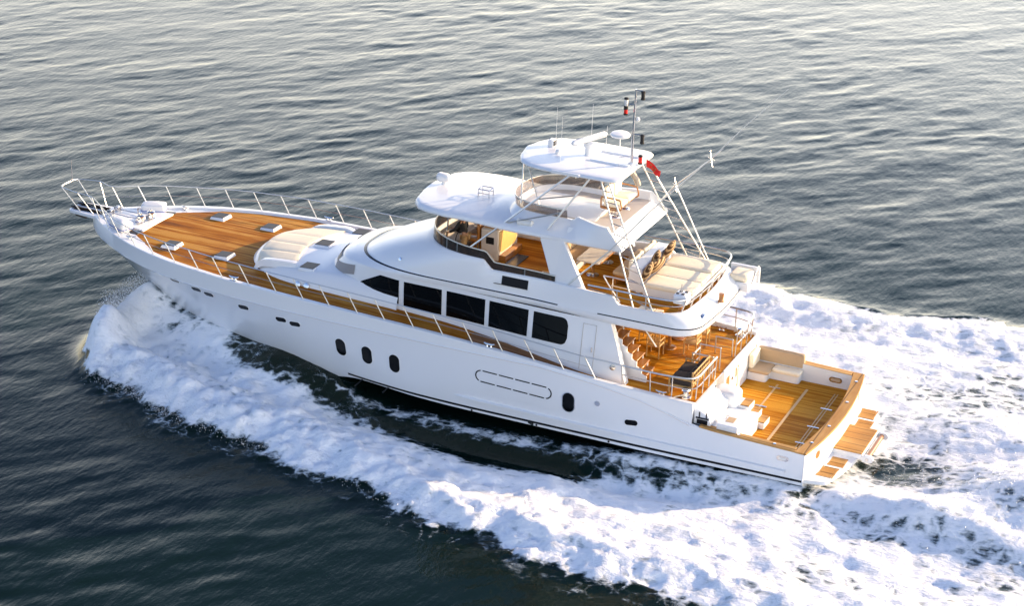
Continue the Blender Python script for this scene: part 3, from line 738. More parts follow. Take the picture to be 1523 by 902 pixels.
z = ht_z(9.0, -1.2); MB().lathe((10.15, .25, ht_z(10.15, .25)), [(.07, 0), (.09, .08), (.05, .14), (.0, .15)], 14).build('camera_dome', M['white'], HT_)
CB = MB().box(10.55, 10.75, -.55, -.25, ht_z(10.6, -.4)-.01, ht_z(10.6, -.4)+.24).build('loudhailer', M['white'], HT_, bevel=.03)
MB().box(10.535, 10.551, -.52, -.28, ht_z(10.6, -.4)+.03, ht_z(10.6, -.4)+.21).build('grille', M['black'], CB, smooth=0)
for x, y, h in ((10.35, .0, 1.5), (9.55, -1.15, 1.45), (9.75, .95, 1.55), (9.1, -1.4, .7)):
    z = ht_z(x, y); MB().tube([(x, y, z), (x, y, z+.12), (x-.02, y, z+h)], [.014, .007, .004], 6).build('whip_antenna', M['white'], HT_)
# mast with its lanterns
z = ht_z(7.62, 0)
MS = MB().tube([(7.60, .05, z), (7.60, .05, z+.9), (7.58, .02, z+2.58)], [.050, .042, .030], 10).build('signal_mast', M['chrome'], HT_)
MB().lathe((7.60, .05, z-.01), [(.13, 0), (.12, .05), (.06, .10)], 16).build('mast_foot', M['white'], MS)
m = MB()
for p, q in (((7.58, .02, z+2.55), (7.34, .02, z+2.55)), ((7.58, .02, z+2.05), (7.86, .08, z+2.05)), ((7.59, .02, z+1.05), (7.30, .02, z+1.05))): m.tube([p, q], .018, 6)
m.tube([(7.9, .4, z-.05), (7.9, .4, z+.3), (7.66, .1, z+.3)], .018, 6)
m.build('lantern_arm', M['chrome'], MS)
def lantern(x, y, z, h, c, lens):
    o = MB().lathe((x, y, z-h/2), [(.075, 0), (.075, .05), (.05, .055), (.05, h-.055), (.075, h-.05), (.075, h), (.03, h+.02)], 12).build('lantern', M['rub'], MS)
    MB().lathe((x, y, z-h/2+.056), [(.06, 0), (.065, h*.5-.05), (.06, h-.112)], 12).build('lens', lens, o)
lantern(7.33, .02, z+2.40, .28, 0, M['rub']); lantern(7.88, .08, z+2.10, .32, 0, M['lamp']); lantern(7.88, .08, z+1.80, .24, 0, M['red']); lantern(7.28, .02, z+.92, .30, 0, M['rub']); lantern(7.36, -.12, z+.16, .30, 0, M['red'])
MB().lathe((7.48, -.02, z+1.55), [(.05, -.05), (.07, 0), (.05, .07), (0, .09)], 10).build('sensor_ball', M['white'], MS)
m = MB()
m.tube([(7.55, .2, 8.55), (7.35, .15, 8.25), (7.3, .1, 8.05)], .10, 8); m.build('loudspeaker_horn', M['beige'], HT_)
# legs: ladders of two tubes with rungs, forward and aft, both sides
for s in (1, -1):
    def leg(a0, a1, b0, b1, n, r=.027, nm='hardtop_leg'):
        m = MB().tube([a0, a1], r, 8).tube([b0, b1], r, 8); o = m.build(nm, M['rail'], YT)
        for k in range(1, n+1):
            t = k/(n+1); MB().tube([Vector(a0).lerp(Vector(a1), t), Vector(b0).lerp(Vector(b1), t)], r*.7, 6).build('rung', M['rail'], o)
    leg((8.05, s*1.55, 8.55), (6.32, s*2.52, 4.72), (7.80, s*1.55, 8.55), (5.52, s*2.58, 4.50), 11)
    leg((9.10, s*1.55, 8.56), (12.42, s*2.12, 5.56), (8.40, s*1.60, 8.57), (9.66, s*2.02, 6.68), 2, .034)
for s in (1, -1):
    MB().tube([(11.05, s*1.0, 8.56), (10.85, s*1.55, 7.25)], .026, 8).build('hardtop_post', M['rail'], YT)
    MB().tube([(11.0, s*.9, 8.56), (10.2, s*1.52, 7.28)], .02, 8).build('hardtop_post', M['rail'], YT)

# ------------------------------------------------------------------ rails and deck gear
def rail_line(base, tops, name, mid=True, r=.024, pr=.022, post=None, par=None, extra_top=None):
    """a stainless guard rail: one mesh for the tubes along it, one mesh per stanchion"""
    path = smooth_path(tops, 4); m = MB().tube(path, r, 8); o = m.build(name, M['rail'], par or YT)
    if mid:
        mid_ = smooth_path([Vector(b).lerp(Vector(t), .52) for b, t in zip(base, tops)], 4); MB().tube(mid_, r*.6, 6).build('mid_rail', M['rail'], o)
    for i, (b, t) in enumerate(zip(base, tops)):
        if post is not None and i not in post: continue
        MB().tube([b, t], pr, 8).build('stanchion', M['rail'], o)
    return o
bx = [28.55, 27.75, 26.9, 25.85, 24.8, 23.7, 22.6, 21.5, 20.35, 19.2, 18.1, 17.05, 15.95, 14.9, 13.8, 12.7, 11.6, 10.5, 9.35, 8.3, 7.2]
for s in (1, -1):
    base, tops = [], []
    for i, x in enumerate(bx):
        y = max(gy(x)-.12, .3); b = (x, s*y, gz(x)-.01)
        h = .70+.12*sm(25.5, 28.5, x); lean = .40; base.append(b); tops.append((x+lean, s*(y+.02-(.0 if x < 27 else .10)), gz(x)+h))
    base = [(29.05, s*.42, 3.06), (29.62, s*.42, 3.06)][::-1]+base; tops = [(30.42, s*.50, 3.98), (29.55, s*.72, 3.98)]+tops
    rail_line(base, tops, 'bow_rail', r=.019, pr=.020)
    # main deck rail running on to the aft corner and across the stern
    q = [(6.3, s*3.22, gz(6.3)-.01), (5.35, s*3.15, gz(5.35)-.01), (4.62, s*3.12, gz(4.6)-.01), (4.1, s*3.02, 2.16), (3.93, s*2.75, 2.13), (3.90, s*2.2, 2.12), (3.90, s*1.6, 2.12), (3.90, s*1.02, 2.12)]
    t = [(6.35, s*3.22, 3.0), (5.38, s*3.16, 2.95), (4.62, s*3.13, 2.95), (4.08, s*3.02, 2.95), (3.88, s*2.75, 2.95), (3.86, s*2.2, 2.95), (3.86, s*1.6, 2.95), (3.86, s*1.02, 2.95)]
    rail_line(q, t, 'aft_deck_rail', post=[0, 1, 2, 4, 5, 6, 7], r=.03)
    y7 = gy(7.2)-.10; MB().tube(smooth_path([(7.6, s*y7, 3.1), (6.95, s*3.28, 3.05), (6.35, s*3.22, 3.0)], 4), .026, 8).build('rail_joint', M['rail'], YT)
MB().tube([(30.42, -.50, 3.98), (30.5, -.3, 3.99), (30.5, .3, 3.99), (30.42, .50, 3.98)], .034, 8).build('pulpit_rail', M['rail'], YT)
MB().tube([(30.45, -.2, 3.95), (30.43, -.2, 4.85)], [.02, .012], 6).build('jackstaff', M['rail'], YT)
# bow platform
pl = round_poly([(28.6, .62, 2.98), (30.22, .46, 2.98), (30.22, -.46, 2.98), (28.6, -.62, 2.98)], [0, .16, .16, 0])
BSP = MB().prism(pl, (0, 0, .13)).build('bowsprit', M['gel'], YT, bevel=.02)
for y in (.22, -.22):
    MB().box(28.75, 30.05, y-.12, y+.12, 3.108, 3.118).build('anchor_slot', M['rub'], BSP, smooth=0)
    o = MB().box(28.30, 28.52, y-.10, y-.06, 3.06, 3.34).box(28.30, 28.52, y+.06, y+.10, 3.06, 3.34).build('chain_stopper', M['chrome'], BSP, bevel=.01)
    MB().tube([(28.41, y-.09, 3.30), (28.41, y+.09, 3.30)], .06, 10).build('roller', M['chrome'], o)
    MB().tube([(28.35, y, 3.22), (27.6, y*1.15, 3.20), (26.95, y*1.3, 3.26)], .022, 6).build('anchor_chain', M['chrome'], BSP)
# windlass panel, windlasses
wp = MB().prism(round_poly([(26.42, 1.02, 3.0), (27.9, .72, 3.0), (28.5, .42, 3.0), (28.5, -.42, 3.0), (27.9, -.72, 3.0), (26.42, -1.02, 3.0)], .06), (0, 0, .145))
WP = wp.build('windlass_panel', M['gel'], YT, bevel=.02)
for x, y in ((26.92, .42), (26.82, -.10)):
    o = MB().lathe((x, y, 3.14), [(.17, 0), (.17, .05), (.11, .08), (.09, .20), (.15, .25), (.15, .30), (.07, .34), (.06, .40), (.0, .42)], 18).build('windlass', M['chrome'], WP)
    MB().tube([(x+.02, y-.20, 3.26), (x+.02, y+.20, 3.26)], .10, 12).build('chain_wheel', M['chrome'], o)
    MB().tube([(x-.15, y+.1, 3.2), (x-.15, y+.16, 3.34)], .03, 8).build('brake_lever', M['chrome'], o)
MB().tube(smooth_path([(27.1, .32, 3.14), (27.1, .32, 3.62), (27.06, .30, 3.68), (27.0, .26, 3.66)], 4), .022, 7).build('deck_shower', M['chrome'], WP)
for s in (1, -1):
    MB().hexa([(26.45, s*1.05-.26, 3.03), (26.95, s*1.05-.26, 3.03), (26.95, s*1.05+.26, 3.03), (26.45, s*1.05+.26, 3.03)], [(26.5, s*1.05-.22, 3.10), (26.9, s*1.05-.22, 3.06), (26.9, s*1.05+.22, 3.06), (26.5, s*1.05+.22, 3.10)]).build('locker_lid', M['hatch'], YT, bevel=.01)
def cleat(x, y, z, rz, par=YT, nm='mooring_cleat'):
    c, s_ = math.cos(rz), math.sin(rz); m = MB()
    m.tube([(x-c*.19, y-s_*.19, z+.13), (x-c*.1, y-s_*.1, z+.10), (x+c*.1, y+s_*.1, z+.10), (x+c*.19, y+s_*.19, z+.13)], [.02, .035, .035, .02], 8)
    for k in (-.07, .07): m.lathe((x+c*k, y+s_*k, z), [(.05, 0), (.03, .04), (.028, .10)], 10)
    m.box(x-.12, x+.12, y-.04, y+.04, z-.005, z+.012)
    return m.build(nm, M['chrome'], par)
for s in (1, -1):
    cleat(26.42, s*1.78, 3.05, .3*s); cleat(21.0, s*3.34, 3.10, 0); cleat(11.0, s*3.45, gz(11.0), 0); cleat(5.05, s*2.92, 2.11, 0)
    MB().lathe((4.28, s*2.72, 2.11), [(.20, 0), (.19, .06), (.12, .10), (.10, .22), (.15, .27), (.13, .31), (.0, .33)], 18).build('stern_capstan', M['chrome'], YT)
    MB().tube([(4.6, s*2.95, 2.14), (4.45, s*2.9, 2.2), (4.3, s*2.85, 2.24)], .02, 6).build('capstan_rope', M['cream'], YT)

# deck hatches: white frame with grey lens, wedge shaped
def hatch(x, y, z, sl=0.0, w=.52, h=.11, par=YT):
    a = w/2; d = a+.06
    o = MB().hexa([(x-d, y-d, z-.03), (x+d, y-d, z-.03), (x+d, y+d, z-.03), (x-d, y+d, z-.03)], [(x-a-.02, y-a-.01, z+h), (x+a, y-a-.01, z+h*.75), (x+a, y+a+.01, z+h*.75), (x-a-.02, y+a+.01, z+h)]).build('deck_hatch', M['gel'], par, bevel=.02)
    b = a-.012
    zz = lambda xx: z+h-(xx-(x-a-.02))/(2*a+.02)*h*.25
    MB().hexa([(x-b, y-b, zz(x-b)-.01), (x+b, y-b, zz(x+b)-.01), (x+b, y+b, zz(x+b)-.01), (x-b, y+b, zz(x-b)-.01)], [(x-b, y-b, zz(x-b)+.018), (x+b, y-b, zz(x+b)+.018), (x+b, y+b, zz(x+b)+.018), (x-b, y+b, zz(x-b)+.018)]).build('lens', M['hatch'], o, bevel=.006)
    return o
for x, y in ((24.72, 1.63), (24.72, -1.63), (22.5, 1.60), (22.5, -1.60)): hatch(x, y, deck_z(x)+.05)
for x, y in ((19.30, -.12), (18.78, 1.86), (18.78, -1.90)): hatch(x, y, min(trunk_z(x-.2, y), trunk_z(x+.2, y*1.1)), h=.09, w=.56)
# low seat coamings on the trunk either side of the sun cushions
for s in (1, -1):
    m = MB(); R = []
    for i in range(21):
        t = i/20; x = lerp(19.0, 21.18, t); y = lerp(1.98, 1.86, sm(.5, 1, t)*1.0); z = trunk_z(x, s*1.75); e = sm(0, .12, t)*sm(1.0, .80, t) if False else min(1, t/.14)*1.0
        hgt = .13*min(1, t/.16)*min(1, (1-t)/.10+.0)
        R.append([(x, s*(y+.10), z-.12), (x, s*(y+.04), z+hgt-.01), (x, s*(y-.02), z+hgt), (x, s*(y-.16), z+hgt), (x, s*(y-.19), z-.05)])
    m.grid(R); m.build('seat_coaming', M['gel'], TRUNK, smooth=40)
# pillars of the far side pedestal locker etc. : port quarter stair housing
PQ = MB().hexa([(3.22, 1.30, 1.45), (3.84, 1.30, 1.45), (3.84, 3.14, 1.45), (3.22, 3.14, 1.45)], [(3.22, 1.30, 1.74), (3.84, 1.30, 2.06), (3.84, 3.14, 2.06), (3.28, 3.14, 1.78)]).build('quarter_locker', M['gel'], YT, bevel=.05, seg=3)
MB().box(3.34, 3.70, 3.135, 3.15, 1.50, 1.66).build('locker_recess', M['black'], PQ, smooth=0)
MB().box(3.30, 3.74, 3.135, 3.155, 1.68, 1.74).box(3.36, 3.40, 3.135, 3.165, 1.70, 1.92).box(3.60, 3.64, 3.135, 3.165, 1.70, 1.92).build('latch_bracket', M['stripe'], PQ, smooth=0)
MB().cushion(2.96, 3.86, .66, 1.42, .80, 1.93, .14, 5).build('stair_bulwark', M['gel'], YT)
MB().box(2.20, 3.86, 1.30, 3.02, .80, 1.43).build('side_deck_locker', M['gel'], YT, bevel=.03)
SK = MB().box(2.32, 3.02, 2.34, 3.16, 1.40, 1.66).build('sink_unit', M['gel'], YT, bevel=.02)
MB().box(2.55, 2.82, 2.52, 2.90, 1.655, 1.668).build('basin', M['tan'], SK, bevel=.01)
MB().tube(smooth_path([(2.86, 2.7, 1.66), (2.86, 2.7, 1.76), (2.78, 2.7, 1.78)], 3), .015, 6).build('tap', M['chrome'], SK)
for i, (x0, z) in enumerate(((2.86, 1.52), (2.58, 1.28), (2.30, 1.04))):
    o = MB().box(x0-.28+.0, x0+.35, .62, 1.24, .80, z-.02).build('step', M['gel'], YT, bevel=.015); MB().box(x0-.275, x0+.02, .64, 1.22, z-.022, z+.004).build('tread', M['teakcap'], o, smooth=0)
# bulkhead under the aft deck
m = MB(); m.box(3.80, 3.86, -3.05, .30, .78, 2.09); m.box(3.80, 3.86, .90, 3.1, .78, 2.09)
BH = MB().box(3.79, 3.86, -3.05, .28, .78, 2.13).build('aft_bulkhead', M['gel'], YT, bevel=.01)
MB().box(3.79, 3.86, 1.25, 3.08, .78, 2.08).build('aft_bulkhead', M['gel'], YT, bevel=.01)
MB().box(3.86, 4.7, .24, .28, .78, 2.09).build('stairwell_side', M['gel'], YT, smooth=0)
MB().box(3.86, 4.7, .92, .98, .78, 2.09).build('stairwell_side', M['gel'], YT, smooth=0)
for y in (-.05, -1.0):
    o = MB().box(3.775, 3.79, y-.20, y+.20, 1.40, 1.86).build('bulkhead_window', M['gel'], BH, bevel=.006); MB().box(3.768, 3.776, y-.15, y+.15, 1.45, 1.81).build('pane', M['wood'], o, smooth=0)
MB().lathe((3.785, -.52, 1.55), [(.06, 0), (.05, .03), (0, .035)], 12, (-1, 0, 0)).build('shower_valve', M['chrome'], BH)
MB().tube(smooth_path([(3.74, -.50, 1.95), (3.64, -.50, 1.98), (3.60, -.50, 1.9), (3.60, -.52, .9)], 4), .022, 8).build('grab_pole', M['chrome'], YT)
# guard rails round the stairwell on the aft deck
def hoop(a, b, h, name='stair_rail', mid=True):
    m = MB(); a = Vector(a); b = Vector(b); up_ = Vector((0, 0, h)); m.tube(smooth_path([a, a+up_*.92, a+up_+(b-a).normalized()*.05, b+up_+(a-b).normalized()*.05, b+up_*.92, b], 3), .024, 8)
    o = m.build(name, M['rail'], YT)
    if mid: MB().tube([a+up_*.5, b+up_*.5], .016, 6).build('mid_rail', M['rail'], o)
hoop((4.72, .98, 2.11), (4.0, .98, 2.11), .78); hoop((4.72, .26, 2.11), (4.0, .26, 2.11), .82); hoop((4.72, .98, 2.11), (4.72, .30, 2.11), .70)
hoop((4.6, -1.0, 2.11), (4.0, -1.0, 2.11), .62)

# fly deck rails
def fz(x): return ztop(x)
for s in (1, -1):
    b = [(7.9, s*2.50, 5.02), (6.9, s*2.52, 4.81), (5.9, s*2.53, 4.80), (5.15, s*2.45, 4.80), (4.80, s*2.15, 4.80), (4.70, s*1.6, 4.80), (4.65, s*.9, 4.80), (4.63, s*.2, 4.80)]
    t = [(7.95, s*2.50, 5.24), (6.92, s*2.53, 5.26), (5.9, s*2.55, 5.27), (5.05, s*2.48, 5.27), (4.66, s*2.16, 5.27), (4.56, s*1.6, 5.27), (4.52, s*.9, 5.27), (4.50, s*0, 5.27)]
    rail_line(b, t, 'fly_rail', post=[1, 2, 4, 5, 6, 7], r=.032)
m = MB()
m.tube(smooth_path([(7.15, 1.62, 4.46), (7.72, 1.62, 5.20), (7.66, 1.56, 5.26), (6.9, 1.52, 5.22), (6.4, 1.5, 5.20)], 4), .026, 8); m.tube([(7.5, 1.58, 4.98), (6.4, 1.52, 4.92)], .018, 6); m.tube([(7.45, 1.56, 4.46), (7.45, 1.56, 5.22)], .022, 6)
m.build('stair_gate', M['rail'], YT)
for i in range(3): MB().box(6.15-.28*i, 6.4-.28*i, 1.62, 2.3, 4.46, 4.50+.0*i).build('stair_tread', M['cream'], YT, bevel=.01)
CP = MB().lathe((4.92, 1.92, 4.46), [(.075, 0), (.07, .50), (.08, .60)], 12).build('davit_post', M['wood'], YT)
o = MB().cushion(4.68, 5.14, 1.62, 2.14, 5.02, 5.34, .05, 3).build('davit_head', M['gel'], CP)
for x, y in ((4.80, 1.78), (4.98, 1.80), (4.84, 2.0), (5.02, 2.0)): MB().box(x-.05, x+.05, y-.05, y+.05, 5.345, 5.38).build('control_button', M['hatch'], o, bevel=.01)
MB().tube([(4.95, 1.9, 5.3), (4.93, 1.9, 5.66)], .012, 6).build('aerial', M['rail'], o)
MB().lathe((4.10, .30, 4.60), [(.10, 0), (.10, .06), (.085, .08), (.085, .26), (.10, .30), (.0, .31)], 16).build('vent_cowl', M['wood'], FLY)
MB().cushion(4.15, 4.62, 1.35, 1.80, 4.30, 4.62, .10, 4).build('stern_light', M['chrome'], FLY)
# aft quarter of the fly deck beyond the rail on the starboard side
m = MB().box(3.72, 4.75, -2.62, -2.50, 4.30, 4.86); m.build('quarter_coaming', M['gel'], FLY, bevel=.02)
m = MB().box(3.80, 4.70, -2.50, -1.55, 4.30, 4.60); m.build('quarter_ledge', M['gel'], FLY, bevel=.03)
MB().tube(smooth_path([(3.78, -2.5, 4.86), (3.70, -2.3, 5.0), (3.66, -1.9, 4.98), (3.7, -1.6, 4.62)], 4), .026, 7).build('quarter_rail', M['rail'], FLY)
# interior stairs from the aft deck up to the fly deck
tp = [(6.62+.30*0, 2.05)]; sp_ = []
for i in range(8): x, z = lerp(6.02, 7.30, i/7), lerp(2.36, 3.95, i/7); sp_ += [(x-.20, z-.21), (x-.20, z-.045)]
sp_ += [(7.9, 3.95), (7.9, 3.6), (6.6, 2.11), (5.82, 2.11)]
ST = MB().prism([(x, 2.30, z) for x, z in sp_], (0, -.06, 0)).build('stair_stringer', M['gel'], YT, smooth=0)
for i in range(8):
    x, z = lerp(6.02, 7.30, i/7), lerp(2.36, 3.95, i/7)
    MB().box(x-.20, x+.10, 1.52, 2.26, z-.04, z).build('stair_tread', M['wood'], ST, bevel=.012)
    for y in (1.60, 2.16): MB().lathe((x-.14, y, z-.20), [(.028, 0), (.028, .16)], 8).build('tread_pin', M['white'], ST)
MB().tube([(6.55, 1.44, 3.95), (5.85, 1.44, 3.05)], .026, 8).build('hand_rail', M['rail'], ST)
# saloon bulkhead with glass doors
SB = MB().box(8.28, 8.36, -2.6, 2.5, 2.08, 4.06).build('saloon_bulkhead', M['wood'], YT, smooth=0)
for y in (-1.6, -.5, .6, 1.5): 
    o = MB().box(8.25, 8.285, y-.50, y+.50, 2.15, 3.95).build('glass_door', M['wood'], SB, bevel=.01); MB().box(8.24, 8.255, y-.42, y+.42, 2.25, 3.88).build('pane', M['glass'], o, smooth=0)

# flybridge interior: dashboard, wheel, helm chairs, cabinet
DB = MB().hexa([(13.72, -1.5, 4.45), (13.95, -1.1, 4.45), (13.95, 1.1, 4.45), (13.72, 1.5, 4.45)], [(13.62, -1.5, 5.08), (14.15, -1.05, 5.28), (14.15, 1.05, 5.28), (13.62, 1.5, 5.08)]).build('dashboard', M['greyfloor'], YT, bevel=.04)
MB().box(13.75, 13.95, -.5, .15, 5.13, 5.36).build('instrument_pod', M['black'], DB, bevel=.03)
MB().tube([(13.58+.03*math.cos(a), .55+.24*math.cos(a), 5.15+.24*math.sin(a)) for a in [2*math.pi*k/20 for k in range(20)]], .018, 6, closed=True).build('steering_wheel', M['rub'], DB)
o = MB().box(12.20, 12.86, -1.25, .36, 4.45, 5.58).build('bar_cabinet', M['cabinet'], YT, bevel=.04)
MB().prism(round_poly([(12.184, -1.15, 4.72), (12.184, .28, 4.72), (12.184, .28, 5.52), (12.184, -1.15, 5.52)], [.3, .3, .05, .05]), (.018, 0, 0)).build('louvre_door', M['louvre'], o, smooth=0)
MB().box(11.95, 12.2, -1.1, .26, 4.45, 4.66).build('plinth', M['wood'], o, bevel=.01)
MB().box(12.36, 12.66, .358, .37, 5.05, 5.30).build('side_window', M['black'], o, smooth=0)
MB().box(12.28, 12.8, -1.1, .25, 5.577, 5.595).build('worktop', M['teakcap'], o, bevel=.006)
MB().box(11.45, 11.9, -.60, .50, 4.45, 4.475).build('floor_mat', M['stripe'], YT, smooth=0)  # thin dark sheet on the floor aft of the cabinet
o = MB().box(9.48, 9.92, 1.72, 2.06, 4.45, 5.06).build('ice_box', M['cabinet'], YT, bevel=.02); MB().box(9.56, 9.84, 1.78, 2.0, 5.058, 5.068).build('lid', M['black'], o, smooth=0)
# outrigger poles
for s in (1, -1):
    V_ = lambda q: [Vector(p) for p in q]
    pts = V_([(9.30, 2.30, 4.48), (9.04, 2.25, 4.70), (7.41, 2.2, 6.40), (5.59, 2.2, 8.60), (4.15, 2.2, 10.15), (3.07, 2.2, 11.45), (1.89, 2.2, 12.74)] if s > 0 else [(8.55, -2.30, 5.1), (7.9, -2.35, 6.0), (6.89, -2.4, 7.34), (6.2, -2.4, 7.98), (5.69, -2.4, 8.47), (5.3, -2.4, 8.9)])
    o = MB().tube(pts, [.028, .032, .026, .020, .013, .008, .003] if s > 0 else [.030, .030, .026, .022, .018, .008], 8).build('outrigger_pole', M['rail'], YT)
    for p in ([pts[4]] if s > 0 else [pts[2]]):
        m = MB()
        for k in range(4): a_ = k*math.pi/2+.5; m.tube([p, p+Vector((.10*math.sin(a_), .24*math.cos(a_), .24*math.sin(a_)))], .013, 5)
        m.build('spreader_star', M['rail'], o)
    if s < 0: MB().tube([pts[2], (5.56, -2.42, 4.86)], .026, 8).build('outrigger_strut', M['rail'], o)

# ================================================================== THINGS ABOARD (each its own top-level object)
def shift(mb, loc):
    o = MB(); o.v = [(x-loc[0], y-loc[1], z-loc[2]) for x, y, z in mb.v]; o.f = mb.f; return o
class T:
    def __init__(s, name, loc, label, cat, group=None): s.loc = loc; s.o = thing(name, loc, label, cat, group)
    def part(s, mb, name, mt, par=None, **k): return shift(mb, s.loc).build(name, mt, par or s.o, **k)
def one(mb, name, mt, loc, label, cat, group=None, **k):
    return solo(shift(mb, loc).build(name, mt, None, **k), loc, label, cat, group)

# four long sun cushions let into the trunk cabin
edges = [-1.74, -.62, .32, 1.06, 1.74]
lab = ['cream sun cushion on the foredeck cabin, along its far starboard coaming', 'cream sun cushion on the foredeck cabin, second from the far starboard coaming', 'cream sun cushion on the foredeck cabin, third from the far starboard coaming', 'narrow cream sun cushion on the foredeck cabin, along its near port coaming']
for i in range(4):
    y0, y1 = edges[i]+.008, edges[i+1]-.008; m = MB(); R = []
    xf = lambda y: 21.36-.105*y*y; xr = lambda y: 19.78-.14*y*y
    n = 18
    for a in range(n+1):
        t = a/n; row = []
        for b in range(9):
            u = b/8; y = lerp(y0, y1, u); x = lerp(xr(y), xf(y), t); e = min(1, t/.05, (1-t)/.05); e2 = min(1, u/.08, (1-u)/.08) if b not in (0, 8) else 0
            e = e if a not in (0, n) else 0
            row.append((x, y, trunk_z(min(x, 21.1), y)+.05+.018*math.sqrt(max(0, min(e, e2)))))
        R.append(row)
    m.grid(R); bot = [[(x, y, z-.05) for x, y, z in r] for r in R]
    m.grid(bot); per = lambda G: G[0]+[r[-1] for r in G[1:]]+G[-1][-2::-1]+[r[0] for r in G[-2:0:-1]]
    m.grid([per(R), per(bot)], cv=True)
    one(m, 'sun_cushion', M['cream'], (20.4, (y0+y1)/2, 3.5), lab[i], 'cushion', 'sun cushions on the foredeck cabin', smooth=50)

# anchors stowed in the bowsprit slots
for y, w in ((.22, 'near port'), (-.22, 'far starboard')):
    a = T('anchor', (29.4, y, 3.12), f'dark galvanised anchor stowed in the {w} slot of the bowsprit', 'anchor', 'anchors in the bowsprit')
    a.part(MB().box(28.75, 30.0, y-.03, y+.03, 3.12, 3.20), 'shank', M['anchor'], bevel=.01)
    for s in (1, -1): a.part(MB().hexa([(29.75, y, 3.02), (30.25, y, 3.12), (30.05, y+s*.10, 3.16), (29.55, y+s*.13, 3.06)], [(29.75, y, 3.06), (30.27, y, 3.15), (30.05, y+s*.11, 3.19), (29.55, y+s*.14, 3.10)]), 'fluke', M['anchor'], bevel=.006)
    if y > 0: a.part(MB().hexa([(29.5, y-.12, 2.80), (30.0, y-.10, 2.84), (30.0, y+.10, 2.84), (29.5, y+.12, 2.80)], [(29.5, y-.10, 2.90), (30.0, y-.08, 2.98), (30.0, y+.08, 2.98), (29.5, y+.10, 2.90)]), 'crown', M['anchor'], bevel=.02)
# white covered bundles beside the windlasses
for (x, y), w in (((27.4, 1.03), 'port'), ((27.35, -1.0), 'starboard')):
    b = T('covered_bundle', (x, y, 3.05), f'white canvas covered deck box with blue piping, {w} side of the windlasses', 'deck box', 'canvas covered boxes on the bow')
    s = 1 if y > 0 else -1; ang = .42*s
    m = MB().cushion(x-.50, x+.42, y-.28, y+.26, 3.05, 3.40, .09, 4, crown=.05)
    q = MB(); c, s_ = math.cos(-ang), math.sin(-ang); q.v = [(x+(a-x)*c-(b_-y)*s_, y+(a-x)*s_+(b_-y)*c, z) for a, b_, z in m.v]; q.f = m.f; b.part(q, 'canvas_cover', M['white'], smooth=60)
    pts = [(x-.50, y-.2, 3.15), (x-.46, y-.285, 3.15), (x+.38, y-.285, 3.15), (x+.425, y-.2, 3.15), (x+.425, y+.2, 3.15), (x+.38, y+.265, 3.15), (x-.46, y+.265, 3.15), (x-.505, y+.2, 3.15)]
    b.part(MB().tube([(x+(a-x)*c-(b_-y)*s_, y+(a-x)*s_+(b_-y)*c, z) for a, b_, z in pts], .016, 5, closed=True), 'piping', M['blueline'])

# flybridge sun pad with three cushions
sp = T('sun_pad', (5.8, -.5, 4.45), 'large cream sun lounger bed of three cushions on the upper aft deck', 'sun bed')
sp.part(MB().box(5.05, 6.72, -2.02, .70, 4.45, 4.80), 'base', M['gel'], bevel=.04)
for y0, y1, zt in ((-.10, .82, 4.96), (-1.03, -.11, 4.96), (-2.08, -1.04, 5.02)): sp.part(MB().cushion(4.93, 6.62, y0, y1, 4.79, zt, .055, 4), 'cushion', M['cream'], smooth=50)
# white console with a settle on its forward side
cs = T('console_bench', (7.25, -.8, 4.45), 'white backed settle with tan cushions between the table and the sun bed', 'bench')
cs.part(MB().hexa([(6.70, -2.1, 4.45), (7.35, -2.1, 4.45), (7.35, .55, 4.45), (6.70, .55, 4.45)], [(6.85, -2.1, 5.30), (7.30, -2.1, 5.30), (7.30, .50, 5.30), (6.85, .50, 5.30)]), 'console', M['gel'], bevel=.04)
for y0, y1 in ((-2.05, -.95), (-.93, .30)):
    cs.part(MB().cushion(7.36, 7.98, y0, y1, 4.80, 4.93, .04, 3), 'seat_cushion', M['tan'], smooth=50)
    cs.part(MB().cushion(7.31, 7.44, y0+.03, y1-.03, 4.94, 5.38, .05, 3), 'back_cushion', M['cream'], smooth=50)
cs.part(MB().box(7.36, 7.95, -2.02, .28, 4.62, 4.80), 'seat_base', M['wood'], bevel=.02)
for y in (.22, -1.95): cs.part(MB().box(7.84, 7.92, y-.04, y+.04, 4.45, 4.63), 'leg', M['wood'], bevel=.01)
# table
tb_ = T('dining_table', (8.85, -.7, 4.45), 'pale topped table with rounded corners on the covered flybridge', 'table')
tb_.part(MB().prism(round_poly([(8.42, .45, 5.10), (9.28, .45, 5.10), (9.28, -2.0, 5.10), (8.42, -2.0, 5.10)], .14), (0, 0, .05)), 'tabletop', M['greyfloor'], bevel=.012)
tb_.part(MB().box(8.395, 8.42, -1.85, .31, 5.09, 5.152), 'edge_trim', M['wood'], bevel=.006)
for y in (-.1, -1.4): tb_.part(MB().lathe((8.85, y, 4.45), [(.22, 0), (.22, .03), (.06, .06), (.055, .60), (.16, .65)], 14), 'pedestal', M['chrome'])
sf = T('corner_sofa', (9.9, -.8, 4.45), 'tan cushioned sofa forward of the flybridge table', 'sofa')
sf.part(MB().box(9.45, 10.15, -2.2, .45, 4.45, 4.82), 'base', M['gel'], bevel=.03)
sf.part(MB().cushion(9.42, 9.98, -2.15, .43, 4.82, 4.95, .045, 3), 'seat_cushion', M['tan'], smooth=50)
sf.part(MB().cushion(9.96, 10.16, -2.2, .45, 4.84, 5.42, .06, 3), 'back_cushion', M['tan'], smooth=50)
